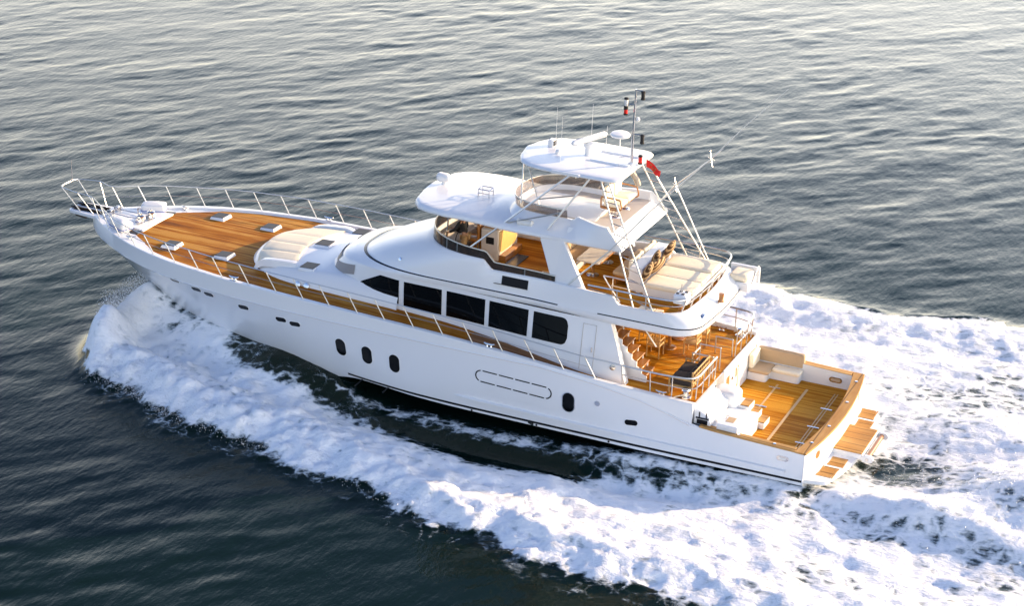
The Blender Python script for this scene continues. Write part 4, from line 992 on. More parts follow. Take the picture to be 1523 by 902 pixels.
# striped pillows
def pillow_mat():
    m = bpy.data.materials.new('striped_fabric'); m.use_nodes = True; t = m.node_tree; b = t.nodes['Principled BSDF']; b.inputs['Roughness'].default_value = .9
    tc = t.nodes.new('ShaderNodeTexCoord'); w = t.nodes.new('ShaderNodeTexWave'); w.bands_direction = 'DIAGONAL'; w.inputs['Scale'].default_value = 2.6; w.inputs['Distortion'].default_value = .6
    r = t.nodes.new('ShaderNodeValToRGB'); e = r.color_ramp.elements; e[0].position = .42; e[0].color = (.085, .042, .016, 1); e[1].position = .55; e[1].color = (.30, .17, .07, 1); k = e.new(.92); k.color = (.55, .38, .19, 1)
    t.links.new(tc.outputs['Object'], w.inputs['Vector']); t.links.new(w.outputs['Fac'], r.inputs[0]); t.links.new(r.outputs[0], b.inputs['Base Color']); return m
PM = pillow_mat()
def pillow(x, y, z, rz, tilt, s, label):
    m = MB(); R = []; n = 12
    for sg in (1, -1):
        G = []
        for i in range(n+1):
            row = []
            for j in range(n+1):
                u, v = 2*i/n-1, 2*j/n-1; h = .13*(max(0, (1-u*u)*(1-v*v)))**.42; pin = 1-.07*(1-abs(u*v))*0-.06*(abs(u)**4+abs(v)**4)*(1-abs(u*v))
                row.append((sg*h, u*s*pin, v*s*pin))
            G.append(row)
        m.grid(G)
    o = m.build('striped_pillow', PM, None, smooth=70)
    o.matrix_world = MB_ @ Matrix.Translation((x, y, z)) @ Matrix.Rotation(rz, 4, 'Z') @ Matrix.Rotation(-tilt, 4, 'Y') @ Matrix.Rotation(.15*math.sin(7*y), 4, 'X')
    tag(o, label, 'pillow', 'striped pillows on the sun bed')
pillow(6.66, .50, 5.24, .25, .45, .32, 'brown striped pillow nearest the ladder on the sun bed')
pillow(6.58, -.20, 5.24, -.2, .5, .33, 'brown striped pillow in the middle of the sun bed, leaning in front of another')
pillow(6.76, -.50, 5.30, .3, .35, .31, 'brown striped pillow in the middle of the sun bed, behind another')
pillow(6.66, -1.52, 5.32, .15, .45, .34, 'brown striped pillow farthest from the ladder on the sun bed')
qc = one(MB().cushion(3.86, 4.52, -2.40, -1.62, 4.60, 4.84, .09, 4), 'quarter_cushion', M['cream'], (4.2, -2.0, 4.6), 'cream seat cushion on the far aft corner outside the fly deck rail', 'cushion', smooth=50)

# upper helm bench
ub = T('helm_bench', (8.0, -.2, 6.865), 'two seat helm bench with cream cushions and bronze arm rails on the top deck', 'bench')
ub.part(MB().lathe((8.0, .25, 6.865), [(.16, 0), (.15, .02), (.06, .04), (.06, .40)], 12), 'pedestal', M['chrome']); ub.part(MB().lathe((8.0, -.65, 6.865), [(.16, 0), (.15, .02), (.06, .04), (.06, .40)], 12), 'pedestal', M['chrome'])
for y0, y1 in ((-.18, .52), (-.92, -.22)):
    ub.part(MB().cushion(7.72, 8.34, y0, y1, 7.26, 7.40, .045, 3), 'seat_cushion', M['cream'], smooth=50)
    b = MB().cushion(8.24, 8.42, y0+.02, y1-.02, 7.38, 7.86, .06, 4); ub.part(b, 'back_cushion', M['cream'], smooth=50)
for y in (.56, -.96):
    ub.part(MB().tube(smooth_path([(8.40, y, 7.22), (8.40, y, 7.55), (8.3, y, 7.60), (7.8, y, 7.58), (7.72, y, 7.52), (7.72, y, 7.22), (8.40, y, 7.22)], 4), .028, 7), 'arm_rail', M['wood'])
ub.part(MB().box(7.75, 8.40, -.92, .52, 7.22, 7.265), 'seat_frame', M['wood'], bevel=.01)
# cockpit settee: built-in L shape with loose cushions
se = T('cockpit_settee', (3.0, -2.7, CZ), 'L shaped cockpit settee with tan cushions in the far starboard corner', 'settee')
se.part(MB().prism(round_poly([(3.78, -2.22, CZ), (3.10, -2.22, CZ), (3.10, -2.62, CZ), (2.05, -2.62, CZ), (2.05, -3.02, CZ), (3.78, -3.02, CZ)], [0, .12, .05, .12, 0, 0]), (0, 0, .30)), 'base', M['gel'], bevel=.02)
se.part(MB().cushion(3.02, 3.76, -2.98, -2.18, CZ+.30, CZ+.44, .045, 3), 'seat_cushion', M['tan'], smooth=50)
se.part(MB().cushion(2.02, 3.01, -2.98, -2.54, CZ+.30, CZ+.44, .045, 3), 'seat_cushion', M['cream'], smooth=50)
se.part(MB().cushion(2.02, 3.70, -3.22, -3.02, CZ+.42, 1.74, .06, 4), 'back_cushion', M['tan'], smooth=50)
se.part(MB().cushion(3.60, 3.78, -3.02, -2.24, CZ+.42, 1.74, .05, 4), 'back_cushion', M['cream'], smooth=50)
# bamboo two seater on the aft deck
bs = T('bamboo_sofa', (4.5, 1.9, 2.11), 'bamboo two seat sofa with dark brown cushions on the aft deck', 'sofa')
for y0, y1 in ((1.86, 2.62), (1.08, 1.84)):
    bs.part(MB().cushion(4.16, 4.92, y0, y1, 2.44, 2.62, .06, 4), 'seat_cushion', M['dark'], smooth=50)
    bs.part(MB().cushion(4.12, 4.30, y0+.03, y1-.03, 2.60, 2.92, .06, 4), 'back_cushion', M['dark'], smooth=50)
bs.part(MB().box(4.14, 4.94, 1.06, 2.64, 2.36, 2.44), 'seat_frame', M['bamboo'], bevel=.02)
for x, y in ((4.12, 1.08), (4.12, 2.62), (4.90, 1.08), (4.90, 2.62)): bs.part(MB().tube([(x, y, 2.11), (x, y, 2.66 if x > 4.5 else 2.98)], .032, 8), 'leg', M['bamboo'])
m = MB()
for z in (2.58, 2.76, 2.95): m.tube([(4.10, 1.06, z), (4.10, 2.64, z)], .026, 7)
for k in range(9): m.tube([(4.10, 1.15+k*.18, 2.44), (4.10, 1.15+k*.18, 2.95)], .016, 6)
bs.part(m, 'back_lattice', M['bamboo'])
for y in (1.06, 2.64): bs.part(MB().tube([(4.10, y, 2.68), (4.92, y, 2.68)], .03, 8), 'arm', M['bamboo'])
# dining set under the overhang
dt = T('deck_table', (6.15, -1.1, 2.11), 'varnished dining table under the upper deck overhang', 'table')
dt.part(MB().prism(round_poly([(5.55, -.30, 2.80), (6.75, -.30, 2.80), (6.75, -2.0, 2.80), (5.55, -2.0, 2.80)], .2), (0, 0, .05)), 'tabletop', M['wood'], bevel=.015)
for y in (-.7, -1.6): dt.part(MB().lathe((6.15, y, 2.11), [(.25, 0), (.24, .03), (.06, .07), (.06, .69)], 14), 'pedestal', M['wood'])
def dchair():
    t = bpy.data.objects.new('deck_chair', None); COL.objects.link(t); P_ = lambda mb, n, mt, **k: mb.build(n, mt, t, **k)
    for x, y in ((-.22, -.22), (-.22, .22), (.22, -.22), (.22, .22)): P_(MB().tube([(x, y, 0), (x*.95, y, .45 if x > 0 else .92)], .022, 7), 'leg', M['bamboo'])
    P_(MB().cushion(-.24, .25, -.24, .24, .41, .48, .03, 3), 'seat', M['bamboo'], smooth=50)
    m = MB()
    for z in (.60, .74, .90): m.tube([(-.215, -.23, z), (-.215, .23, z)], .022, 6)
    for k in range(5): m.tube([(-.215, -.16+.08*k, .60), (-.215, -.16+.08*k, .90)], .012, 5)
    P_(m, 'back', M['bamboo'])
    for y in (-.24, .24): P_(MB().tube([(-.22, y, .66), (.22, y, .64), (.23, y, .45)], .02, 6), 'arm', M['bamboo'])
    return t
proto = dchair()
spots = [(6.35, .15, -1.57, 'bamboo deck chair at the near port end of the dining table'), (5.30, -.62, 0.0, 'bamboo deck chair on the aft side of the dining table, nearer the stairs'), (5.30, -1.55, 0.1, 'bamboo deck chair on the aft side of the dining table, farther from the stairs'), (6.98, -.75, 3.14, 'bamboo deck chair on the forward side of the dining table by the saloon doors')]
for i, (x, y, rz, lb) in enumerate(spots):
    o = proto
    if i:
        o = proto.copy(); COL.objects.link(o)
        for ch in list(proto.children): c = ch.copy(); COL.objects.link(c); c.parent = o
    solo(o, (x, y, 2.11), lb, 'chair', 'bamboo chairs round the deck table', rz)
# helm chairs
for y, w in ((.12, 'beside the helmsman'), (-1.2, 'on the far side of the dashboard')):
    h = T('helm_chair', (13.08, y, 4.45), f'brown leather helm chair on a pedestal {w}', 'chair', 'helm chairs behind the dashboard')
    h.part(MB().lathe((13.08, y, 4.45), [(.2, 0), (.19, .03), (.06, .05), (.06, .55)], 12), 'pedestal', M['chrome'])
    h.part(MB().cushion(12.98, 13.40, y-.24, y+.24, 5.0, 5.12, .05, 3), 'seat', M['wood'], smooth=50); h.part(MB().cushion(12.92, 13.04, y-.24, y+.24, 5.10, 5.68, .06, 4), 'backrest', M['wood'], smooth=50)
    for s in (1, -1): h.part(MB().tube([(12.98, y+s*.27, 5.3), (13.3, y+s*.27, 5.3)], .025, 7), 'armrest', M['wood'])

# ------------------------------------------------------------------ helmsman: one skinned body, clothes and hair as children
def skin_body(name, verts, edges, radii, mt, root=0, levels=2):
    me = bpy.data.meshes.new(name); me.from_pydata(verts, edges, []); o = bpy.data.objects.new(name, me); COL.objects.link(o)
    md = o.modifiers.new('skin', 'SKIN'); md.use_smooth_shade = True; sv = me.skin_vertices if hasattr(me, 'skin_vertices') else None
    lay = me.skin_vertices[0] if len(me.skin_vertices) else me.attributes and None
    if lay is None:
        bm = bmesh.new(); bm.from_mesh(me); bm.verts.layers.skin.verify(); bm.to_mesh(me); bm.free(); lay = me.skin_vertices[0]
    for i, r in enumerate(radii): lay.data[i].radius = r if isinstance(r, tuple) else (r, r); lay.data[i].use_root = (i == root)
    sb = o.modifiers.new('smooth', 'SUBSURF'); sb.levels = levels; sb.render_levels = levels
    me.materials.append(mt); return o
# helmsman stands at the wheel (local: x forward, y left), feet on the deck, leaning forward with the left hand on the coaming
V = [(0, 0, .94), (.03, 0, 1.10), (.09, 0, 1.28), (.14, 0, 1.44), (.17, 0, 1.53), (.19, 0, 1.60), (.21, 0, 1.68), (.22, 0, 1.76),          # pelvis .. crown 0-7
     (-.01, .10, .88), (.03, .12, .50), (-.03, .13, .10), (.12, .15, .04),                                                               # left leg 8-11
     (-.01, -.10, .88), (.05, -.12, .50), (-.02, -.13, .10), (.13, -.15, .04),                                                           # right leg 12-15
     (.13, .19, 1.42), (.28, .27, 1.18), (.48, .26, 1.05), (.56, .25, 1.02),                                                             # left arm 16-19
     (.13, -.19, 1.42), (.24, -.27, 1.18), (.42, -.20, 1.06), (.50, -.18, 1.04),                                                         # right arm 20-23
     (.26, 0, 1.655), (.205, .075, 1.665), (.205, -.075, 1.665)]                                                                          # nose, ears
E_ = [(0, 1), (1, 2), (2, 3), (3, 4), (4, 5), (5, 6), (6, 7), (0, 8), (8, 9), (9, 10), (10, 11), (0, 12), (12, 13), (13, 14), (14, 15), (3, 16), (16, 17), (17, 18), (18, 19), (3, 20), (20, 21), (21, 22), (22, 23), (6, 24), (6, 25), (6, 26)]
Rr = [(.14, .11), (.13, .10), (.15, .11), (.13, .09), .055, .06, .085, .07, .085, .06, .042, .035, .085, .06, .042, .035, .06, .045, .034, .03, .06, .045, .034, .03, .016, .018, .018]
for nm in ('left', 'right'):
    base = 19 if nm == 'left' else 23; w = V[base]; sy = 1 if nm == 'left' else -1
    for k, (dy, ln) in enumerate(((-.03, .07), (-.01, .085), (.012, .08), (.032, .062))):
        a = len(V); V.append((w[0]+.05, w[1]+sy*dy, w[2]-.005)); V.append((w[0]+.05+ln*.7, w[1]+sy*dy*1.1, w[2]-.035)); E_ += [(base, a), (a, a+1)]; Rr += [.010, .008]
    a = len(V); V.append((w[0]+.03, w[1]-sy*.05, w[2]-.02)); E_.append((base, a)); Rr.append(.010)
person = skin_body('person', V, E_, Rr, M['skin'])
solo(person, (13.28, .74, 4.45), 'helmsman in a black long sleeved shirt leaning over the flybridge dashboard', 'person', None, .12)
SHV = [0, 1, 2, 3, 16, 17, 18, 20, 21, 22]
def clothes(name, idx, grow, mt):
    mp = {v: i for i, v in enumerate(idx)}; vs = [V[i] for i in idx]; es = [(mp[a], mp[b]) for a, b in E_ if a in mp and b in mp]
    rr = [tuple(q+grow for q in (Rr[i] if isinstance(Rr[i], tuple) else (Rr[i], Rr[i]))) for i in idx]
    o = skin_body(name, vs, es, rr, mt); o.parent = person; return o
clothes('shirt', SHV, .016, M['shirt']); clothes('trousers', [0, 8, 9, 10, 12, 13, 14], .014, M['trouser'])
m = MB(); R = []
for i in range(7):
    a = math.pi/2*i/6; R.append([(.20+.098*math.cos(a)*math.cos(t)-.012, .094*math.cos(a)*math.sin(t), 1.70+.105*math.sin(a)) for t in [2*math.pi*k/14 for k in range(14)]])
m.grid(R, cv=True); m.build('hair', M['hair'], person, smooth=70)
MB().lathe((.292, .028, 1.69), [(.010, 0), (0, .006)], 8, (1, 0, 0)).build('eye', M['hair'], person); MB().lathe((.292, -.028, 1.69), [(.010, 0), (0, .006)], 8, (1, 0, 0)).build('eye', M['hair'], person)

# red flag streaming from a short staff at the after end of the hardtop
fl = T('flag', (7.2, -.3, 8.9), 'small red flag streaming aft below the hardtop beside the mast', 'flag')
m = MB(); R = []
for i in range(17):
    t = i/16; row = []
    for j in range(9):
        u = j/8; wv = .05*math.sin(t*9+u*1.5)*t; row.append((7.2-.52*t, -.30+wv+.14*t*u, 8.84-.30*t-.26*u*(1-.35*t)+.03*math.sin(t*6)))
    R.append(row)
m.grid(R); o = fl.part(m, 'cloth', M['redflag'], smooth=70)
for p in ((5, 3), (7, 5), (10, 3), (9, 6)):
    c = Vector(R[p[0]][p[1]]); pts = []
    for k in range(10):
        a = math.pi*k/5+.4; r = .045 if k % 2 == 0 else .018; pts.append((c.x+r*math.cos(a), c.y+.012, c.z+r*math.sin(a)))
    fl.part(MB().fan(pts), 'star', M['wood'], o, smooth=0)
fl.part(MB().tube([(7.22, -.30, 8.5), (7.20, -.30, 9.0)], .012, 6), 'staff', M['rail'])

# ================================================================== SEA AND WAKE
def perlin(x, y, seed=0):
    r = np.random.default_rng(seed); ang = r.random(65536)*2*np.pi; gxv, gyv = np.cos(ang), np.sin(ang)
    xi = np.floor(x).astype(np.int64); yi = np.floor(y).astype(np.int64); fx = x-xi; fy = y-yi
    def g(ix, iy, dx, dy):
        h = ((ix*73856093) ^ (iy*19349663) ^ (seed*83492791)) & 65535; return gxv[h]*dx+gyv[h]*dy
    u = fx*fx*fx*(fx*(fx*6-15)+10); v = fy*fy*fy*(fy*(fy*6-15)+10)
    a = g(xi, yi, fx, fy); b = g(xi+1, yi, fx-1, fy); c = g(xi, yi+1, fx, fy-1); d = g(xi+1, yi+1, fx-1, fy-1)
    return (a+(b-a)*u+((c+(d-c)*u)-(a+(b-a)*u))*v)*1.41
def fbm(x, y, oct=4, seed=0, gain=.5, ridged=False):
    s = np.zeros_like(x); a = 1.0; t = 0
    for k in range(oct):
        n = perlin(x*2**k+17.3*k, y*2**k-9.1*k, seed+k); n = 1-2*np.abs(n) if ridged else n
        s += a*n; t += a; a *= gain
    return s/t
def ss(a, b, x): t = np.clip((x-a)/(b-a), 0, 1); return t*t*(3-2*t)

OUT_X = np.array([-140, -60, -25, -10, -5, -2, 1.26, 2.36, 4.68, 6.08, 7.59, 9.55, 10.7, 13.1, 16, 18.4, 21.4, 23.6, 25.5, 26.8, 27.3, 27.6])
OUT_Y = np.array([34, 22, 16.5, 13.4, 12.6, 12.0, 11.5, 11.3, 11.35, 11.0, 10.1, 10.45, 10.1, 9.25, 8.55, 8.0, 7.4, 6.4, 5.9, 4.9, 3.4, .6])
IN_X = np.array([-140, -6, -2, 0, 3, 5.6, 8.1, 10, 12.3, 14.8, 17.4, 19.5, 20.6, 21.5, 22.5, 26])
IN_Y = np.array([0, 0, 1.0, 3.35, 3.75, 4.35, 5.5, 5.6, 5.2, 4.6, 4.1, 3.7, 3.3, 2.4, 1.2, .2])
STB_X = np.array([-140, -60, -25, -8, -3.7, -1.5, -.5, 1.3, 3.4, 5.2, 6.8, 10, 16, 21, 25, 27, 27.6])
STB_Y = np.array([34, 22, 16, 13.0, 12.6, 12.95, 12.7, 11.9, 12.4, 12.3, 12.7, 11.2, 9, 7.4, 5.6, 3.6, .6])
def hullhalf(x): return np.interp(x, [-.4, 0, 4, 12, 16, 18, 20, 22, 24, 26.2], [0, 3.2, 3.35, 3.42, 3.18, 2.8, 2.3, 1.7, .95, 0])

def waves(x, y, cell):
    """wind sea: broken crests from stretched noise in several trains; trains too short for the local mesh are left out"""
    r = np.random.default_rng(5); h = np.zeros_like(x)
    g = Vector((fw.x, fw.y, 0)).normalized(); rr = Vector((rt.x, rt.y, 0)).normalized()
    crest = (rr+g*.46).normalized(); base = math.atan2(crest.y, crest.x)
    trains = [(7.5, 0.02, .018, 3.0), (5.0, -.18, .015, 2.8), (3.4, .12, .021, 2.6), (2.3, -.08, .027, 2.5), (1.6, .22, .022, 2.3), (1.15, -.2, .0185, 2.3), (.8, .1, .0135, 2.2), (.55, -.1, .0085, 2.2), (2.6, 1.05, .010, 2.6), (1.4, 1.0, .011, 3.0), (.85, .9, .0085, 3.0)]
    gust = 1+.65*perlin(x/21, y/13, 777)+.35*perlin(x/7, y/5, 778)
    for i, (lam, dth, amp, st) in enumerate(trains):
        th = base+dth; ca, sa = math.cos(th), math.sin(th)
        u = (x*ca+y*sa)/(lam*st); v = (-x*sa+y*ca)/lam
        u = u+.35*perlin(x/(lam*2.2)+3*i, y/(lam*2.2), 200+i); v = v+.45*perlin(x/(lam*3.1), y/(lam*3.1)+5*i, 220+i)
        n = perlin(u*1.15, v*1.15, 240+i); w = np.clip((lam/cell-2.5)/2.5, 0, 1)
        n = .55*n+.45*(.5-np.abs(perlin(u*.8+9, v*.8+4, 260+i)))*1.3
        h += w*amp*WAVE*n*(gust if lam < 2.5 else 1)
    return h
WAVE = 1.1
def wake(x, y):
    """height added by the boat and foam cover, from distances to the edges of the wash"""
    wx = .55*fbm(x*.55, y*.55, 4, 21); wy = .95*fbm(x*.6+40, y*.6, 6, 31, gain=.68)
    X = x+wx; Y = y+wy
    fo = np.interp(X, OUT_X, OUT_Y)-Y                              # metres inside the port outer edge
    fs = np.interp(X, STB_X, STB_Y)+Y                              # metres inside the starboard outer edge
    hh = hullhalf(x); fi = y-np.interp(X, IN_X, IN_Y)+wy*.9        # metres outside the dark trough
    front = ss(27.35, 26.5, X)
    port = ss(-.12, .42, fo)*ss(-.5, 1.0, fi)*front
    stb = ss(-.12, .40, fs)*ss(.2, -1.2, y+hh*.75)*front
    xr_, yr_ = x+.3*np.abs(y), y; lace = fbm(xr_*.26, yr_*.55, 5, 51, gain=.60); lace2 = fbm(xr_*.9, yr_*1.6, 4, 61, gain=.6)
    aft = ss(1.0, -1.8, x)
    stern = ss(-.15, .45, np.minimum(fo, fs))*aft
    # calmer, darker water: behind the platform, along both inner shoulders of the propeller wash
    dark = np.exp(-(((x+2.4)/1.6)**2+((y-.5)/1.25)**2))*1.2+np.exp(-((y-4.6-.10*(0-x))/1.0)**2)*ss(4.5, .5, x)*ss(-26, -6, x)*.42+np.exp(-((y+5.2-.16*x)/1.1)**2)*ss(1.5, -1, x)*ss(-30, -8, x)*.5
    rib = np.exp(-((y-.4+.05*x)/.9)**2)*aft*.3
    d = np.maximum(np.maximum(port, stb), stern*.98)
    d = d-dark*(.55+.6*lace)*np.clip(d, 0, 1)-rib*np.maximum(0, .3+lace)
    d = d+(.40+.30*aft)*lace*(d > .02)+.22*lace2*(d > .02)-.10*aft*(d > .02)
    # feathering of the port band towards the trough, thin splash along the plating, veil behind the bow wave
    spl = np.exp(-((y-hh-.30-.25*lace)/.34)**2)*ss(19, 15, x)*ss(-1, .5, x)*(.50+.75*lace2+.45*ss(9, 4, x))
    veil = ss(27.6, 26.8, X)*ss(16.8, 22.5, x)*ss(.1, .9, fo)*ss(-.15, .15, y-hh+.2)*(.26+.50*lace+.45*lace2)
    outer = ss(1.2, -.2, fo)*ss(-1.3, -.2, fo)*front*(y > 0)*(.25+.9*lace2)*.55
    d = np.clip(np.maximum(np.maximum(d, spl), np.maximum(veil, outer)), 0, 1.25)
    # heights
    fade = np.interp(x, [-30, -8, 2, 10, 18, 24, 26.5, 28], [.10, .18, .28, .42, .62, .85, .9, .2])
    crest = np.exp(-((fo-1.5)/1.15)**2); h = fade*crest*front*(y > 0)
    h += .45*fade*np.exp(-((fo-3.6)/1.2)**2)*front*(y > 1)*ss(24, 18, x)
    cs = np.exp(-((fs-1.2)/1.0)**2); h += fade*cs*front*(y < 0)
    mound = np.exp(-((np.hypot(x-25.6, (y-1.9)*.55)-1.15)/.75)**2)*ss(24.9, 26.2, x)*ss(-.5, .6, y)*ss(6.2, 4.0, y); h += .85*mound
    h += .95*ss(14.2, 19.6, x)*ss(28.2, 26.6, x)*np.exp(-(np.maximum(np.abs(y)-hh, 0)/np.interp(x, [15, 20], [.9, 1.7]))**2)
    h -= .36*np.exp(-((y-hh-1.5)/.85)**2)*ss(19, 15, x)*ss(0, 4, x)
    h += .20*ss(9, 5, x)*ss(-1.5, .5, x)*np.exp(-((np.abs(y)-hh-.2)/.9)**2)
    h -= .22*np.exp(-(((x+2.2)/2.0)**2+(y/2.4)**2))
    # propeller wash heaped up astern in two rolling ridges
    rx = -6.8; h += .95*np.exp(-((x+7.2)/2.3)**2-((y-1.2)/2.0)**2)+.45*np.exp(-((x+4.4)/2.0)**2-((y-3.2)/1.0)**2)+.35*np.exp(-((x+5)/3.0)**2-((y+3.4)/1.4)**2)+.4*np.exp(-((x+12)/4)**2-((y-1)/3.5)**2)
    h += .30*np.exp(-((y-2.9-.22*(-x))/.7)**2)*ss(.5, -1.5, x)*ss(-16, -6, x)
    bil = np.abs(perlin(x*.9, y*1.1, 301))*.30+np.abs(perlin(x*2.1+7, y*2.4, 302))*.16+np.abs(perlin(x*4.3, y*4.6+3, 303))*.075
    turb = np.clip(d, 0, 1)*(bil*(.35+.9*np.exp(-((fo-1.6)/1.8)**2)*(y > 0)+.2*aft)*np.interp(x, [-8, 6, 18], [.28, .45, .85])*np.where(y < 0, .6, 1)-.05+.20*fbm(x*.45, y*.7, 3, 71)+.08*fbm(x*1.3, y*1.8, 3, 81)+.018*fbm(x*4.2, y*4.2, 2, 91, ridged=True))
    near = ss(-.1, .5, np.maximum(np.abs(y)-hh, np.maximum(-1.2-x, x-26.6)))      # keep turbulence off the plating
    return h+turb*(.35+.65*near), d

GF = np.array([fw.x, fw.y])/math.hypot(fw.x, fw.y); GR = np.array([rt.x, rt.y])/math.hypot(rt.x, rt.y)
def axis(a, b, st, far, g=1.22):
    c = list(np.arange(a, b+1e-6, st)); s = st; lo = a; hi = b; L, H = [], []
    while hi < far: s *= g; hi += s; H.append(hi)
    s = st
    while lo > -far: s *= g; lo -= s; L.append(lo)
    return np.array(L[::-1]+c+H)
sx = axis(42.0, 132.0, .125, 3500); sy_ = axis(-37.0, 37.0, .14, 3500)
U, Vv = np.meshgrid(sx, sy_, indexing='ij')
PX = CAM.x+U*GF[0]+Vv*GR[0]; PY = CAM.y+U*GF[1]+Vv*GR[1]
cu = np.gradient(sx)[:, None]*np.ones_like(Vv); cv = np.gradient(sy_)[None, :]*np.ones_like(U); cell = np.maximum(cu, cv)
Hs = waves(PX, PY, cell); hw_, FD = wake(PX, PY)
calm = 1-.62*np.clip(FD, 0, 1); inside = (np.abs(PY) < hullhalf(PX)) & (PX > -1.4) & (PX < 26)
Hs = Hs*calm+np.where(np.hypot(PX-10, PY) < 120, hw_, 0)
nearplat = np.exp(-((PX+.2)/1.2)**2-(PY/3.4)**4); Hs = Hs*(1-.75*nearplat)-.06*nearplat
# short chop running off the wash on the dark side, circular wobble near the foam edge
def mesh_from_grid(name, H, mask=None, dz=0.0, attr=None):
    n, m = H.shape; idx = np.arange(n*m).reshape(n, m)
    q = np.stack([idx[:-1, :-1], idx[1:, :-1], idx[1:, 1:], idx[:-1, 1:]], -1).reshape(-1, 4)
    if mask is not None:
        mk = mask.ravel(); q = q[mk[q].any(1)]
    used = np.unique(q); remap = np.full(n*m, -1); remap[used] = np.arange(len(used)); q = remap[q]
    co = np.stack([PX.ravel()[used], PY.ravel()[used], H.ravel()[used]+dz], 1).astype(np.float32)
    me = bpy.data.meshes.new(name); me.vertices.add(len(co)); me.vertices.foreach_set('co', co.ravel())
    me.loops.add(q.size); me.loops.foreach_set('vertex_index', q.ravel().astype(np.int32)); me.polygons.add(len(q))
    me.polygons.foreach_set('loop_start', np.arange(0, q.size, 4, dtype=np.int32)); me.polygons.foreach_set('use_smooth', np.ones(len(q), bool))
    if attr is not None:
        a = me.attributes.new('foam', 'FLOAT', 'POINT'); a.data.foreach_set('value', attr.ravel()[used].astype(np.float32))
    me.update(calc_edges=True); o = bpy.data.objects.new(name, me); COL.objects.link(o)
    if sum(me.polygons[0].normal[k]*(0, 0, 1)[k] for k in range(3)) < 0: me.flip_normals()
    return o
sea = mesh_from_grid('sea', Hs); tag(sea, kind='structure')
m = bpy.data.materials.new('sea_water'); m.use_nodes = True; t = m.node_tree; b = t.nodes['Principled BSDF']
b.inputs['Base Color'].default_value = (.003, .011, .0085, 1); b.inputs['Roughness'].default_value = .05; b.inputs['IOR'].default_value = 1.25; b.inputs['Specular Tint'].default_value = (.97, .98, .66, 1)
tc = t.nodes.new('ShaderNodeTexCoord'); mp = t.nodes.new('ShaderNodeMapping'); t.links.new(tc.outputs['Object'], mp.inputs['Vector'])
mp.inputs['Rotation'].default_value = (0, 0, -math.atan2(-(GR+GF*.46)[0], (GR+GF*.46)[1])); mp.inputs['Scale'].default_value = (1, .42, 1)
n1 = t.nodes.new('ShaderNodeTexNoise'); n1.inputs['Scale'].default_value = 4.2; n1.inputs['Detail'].default_value = 4; n1.inputs['Roughness'].default_value = .6; t.links.new(mp.outputs[0], n1.inputs['Vector'])
bp = t.nodes.new('ShaderNodeBump'); bp.inputs['Strength'].default_value = .50; bp.inputs['Distance'].default_value = .035
t.links.new(n1.outputs['Fac'], bp.inputs['Height']); t.links.new(bp.outputs[0], b.inputs['Normal'])
sea.data.materials.append(m)
wf = mesh_from_grid('wake_foam', Hs, (FD > .03) & (~inside | (np.abs(PY) > hullhalf(PX)-.5)) & (np.hypot(PX-10, PY) < 100), .012, FD)
tag(wf, 'white churned foam of the bow wave and wake spreading round the yacht', 'foam', kind='stuff')
m = bpy.data.materials.new('foam'); m.use_nodes = True; t = m.node_tree; b = t.nodes['Principled BSDF']; L = t.links
def nd(op, *a):
    n = t.nodes.new('ShaderNodeMath'); n.operation = op
    for i, v in enumerate(a):
        if isinstance(v, (int, float)): n.inputs[i].default_value = v
        else: L.new(v, n.inputs[i])
    return n.outputs[0]
def noise(scale, detail, rough=.6):
    n = t.nodes.new('ShaderNodeTexNoise'); n.inputs['Scale'].default_value = scale; n.inputs['Detail'].default_value = detail; n.inputs['Roughness'].default_value = rough; L.new(fm.outputs[0], n.inputs['Vector']); return n.outputs['Fac']
tc = t.nodes.new('ShaderNodeTexCoord'); fm = t.nodes.new('ShaderNodeMapping'); fm.inputs['Scale'].default_value = (.46, 1.05, 1); L.new(tc.outputs['Object'], fm.inputs['Vector']); at = t.nodes.new('ShaderNodeAttribute'); at.attribute_name = 'foam'; f = at.outputs['Fac']
a = noise(2.2, 9, .68); c = noise(7.0, 6, .65)
vo = t.nodes.new('ShaderNodeTexVoronoi'); vo.feature = 'DISTANCE_TO_EDGE'; vo.inputs['Scale'].default_value = 1.9
wv = t.nodes.new('ShaderNodeVectorMath'); wv.operation = 'MULTIPLY_ADD'; nv = t.nodes.new('ShaderNodeTexNoise'); nv.inputs['Scale'].default_value = 1.3; nv.inputs['Detail'].default_value = 5; L.new(tc.outputs['Object'], nv.inputs['Vector'])
L.new(nv.outputs['Color'], wv.inputs[0]); wv.inputs[1].default_value = (1.1, 1.1, 0); L.new(tc.outputs['Object'], wv.inputs[2]); L.new(wv.outputs[0], vo.inputs['Vector'])
net = nd('SUBTRACT', 1.0, nd('MULTIPLY', vo.outputs['Distance'], 3.2))            # bright along the cell walls
net = nd('MAXIMUM', net, 0.0)
v = nd('ADD', nd('MULTIPLY', f, 1.0), nd('MULTIPLY', nd('SUBTRACT', a, .5), 1.05)); v = nd('ADD', v, nd('MULTIPLY', nd('SUBTRACT', c, .5), .85)); v = nd('ADD', v, nd('MULTIPLY', nd('SUBTRACT', net, .45), .40))
mr = t.nodes.new('ShaderNodeMapRange'); mr.interpolation_type = 'SMOOTHSTEP'; mr.inputs[1].default_value = .22; mr.inputs[2].default_value = .74; L.new(v, mr.inputs[0])
fr = nd('MULTIPLY', mr.outputs[0], nd('MINIMUM', nd('MULTIPLY', f, 9.0), 1.0))
thin = t.nodes.new('ShaderNodeMix'); thin.data_type = 'RGBA'; thin.inputs[6].default_value = (.30, .37, .40, 1); thin.inputs[7].default_value = (.95, .955, .96, 1)
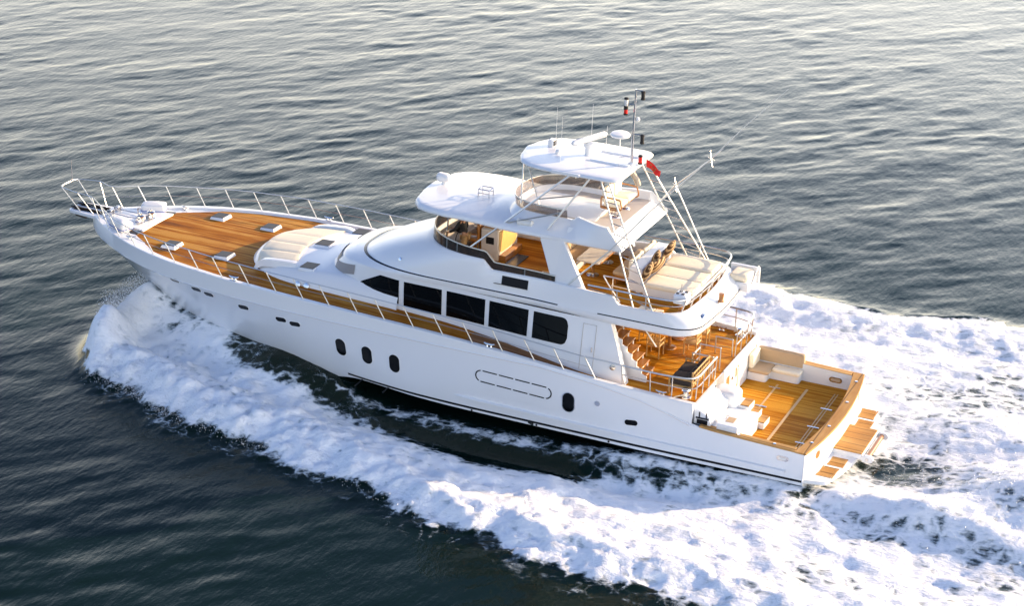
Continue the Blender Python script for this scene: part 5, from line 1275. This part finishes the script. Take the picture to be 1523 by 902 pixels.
m2 = t.nodes.new('ShaderNodeMapRange'); m2.interpolation_type = 'SMOOTHSTEP'; m2.inputs[1].default_value = .26; m2.inputs[2].default_value = 1.02; L.new(v, m2.inputs[0]); L.new(m2.outputs[0], thin.inputs[0]); L.new(thin.outputs[2], b.inputs['Base Color'])
b.inputs['Roughness'].default_value = .75; b.inputs['Specular IOR Level'].default_value = .2
L.new(fr, b.inputs['Alpha'])
hb = nd('ADD', nd('MULTIPLY', a, .6), nd('MULTIPLY', c, .35)); hb = nd('ADD', hb, nd('MULTIPLY', net, .12))
bp = t.nodes.new('ShaderNodeBump'); bp.inputs['Strength'].default_value = .85; bp.inputs['Distance'].default_value = .13; L.new(hb, bp.inputs['Height']); L.new(bp.outputs[0], b.inputs['Normal'])
wf.data.materials.append(m)

# flying droplets: thousands of tiny drops along the bow wave and over the rolling wash
def hgt(x, y):
    c = np.zeros_like(x); return waves(x, y, c+.15)*.5+wake(x, y)[0]
N1, N2, N3 = 6000, 5000, 5000
x1 = 26.0-RNG.gamma(1.6, 3.2, N1); o1 = np.interp(x1, OUT_X, OUT_Y); y1 = o1-np.abs(RNG.normal(.35, .8, N1))+RNG.exponential(.07, N1); z1 = RNG.exponential(.16, N1)*np.interp(x1, [5, 18, 23, 26], [.4, .9, .8, .3])
a2 = RNG.random(N2)*.62; x2 = 27.25-1.2*RNG.random(N2)**1.6-.25*a2; y2 = -.1+5.6*a2; z2 = RNG.random(N2)**1.6*(.75*np.sqrt(np.clip(1-(a2-.35)**2*1.6, 0, 1)))
x3 = RNG.normal(-7.4, 2.4, N3); y3 = RNG.normal(1.3, 1.9, N3); z3 = RNG.exponential(.14, N3)
xs_, ys_, zs2 = np.concatenate([x1, x2, x3]), np.concatenate([y1, y2, y3]), np.concatenate([z1, z2, z3])
keep = ~((np.abs(ys_) < hullhalf(xs_)+.15) & (xs_ > -1.5)) & (xs_ > -14); xs_, ys_, zs2 = xs_[keep], ys_[keep], zs2[keep]
zz = hgt(xs_, ys_)+zs2; n = len(xs_); r = RNG.uniform(.004, .010, n)*(1+1.2*(RNG.random(n) < .05))
tet = np.array([(1, 1, 1), (-1, -1, 1), (-1, 1, -1), (1, -1, -1)], float)
co = (np.stack([xs_, ys_, zz], 1)[:, None, :]+tet[None]*r[:, None, None]).reshape(-1, 3).astype(np.float32)
fidx = np.array([(0, 1, 2), (0, 3, 1), (0, 2, 3), (1, 3, 2)]); q = (np.arange(n)[:, None, None]*4+fidx[None]).reshape(-1, 3)
me = bpy.data.meshes.new('spray'); me.vertices.add(len(co)); me.vertices.foreach_set('co', co.ravel()); me.loops.add(q.size); me.loops.foreach_set('vertex_index', q.ravel().astype(np.int32))
me.polygons.add(len(q)); me.polygons.foreach_set('loop_start', np.arange(0, q.size, 3, dtype=np.int32)); me.update(calc_edges=True)
spr = bpy.data.objects.new('spray', me); COL.objects.link(spr); me.materials.append(mat('water_drops', (.85, .87, .9), .5))
tag(spr, 'fine white spray flying off the bow wave and the stern wash', 'spray', kind='stuff')
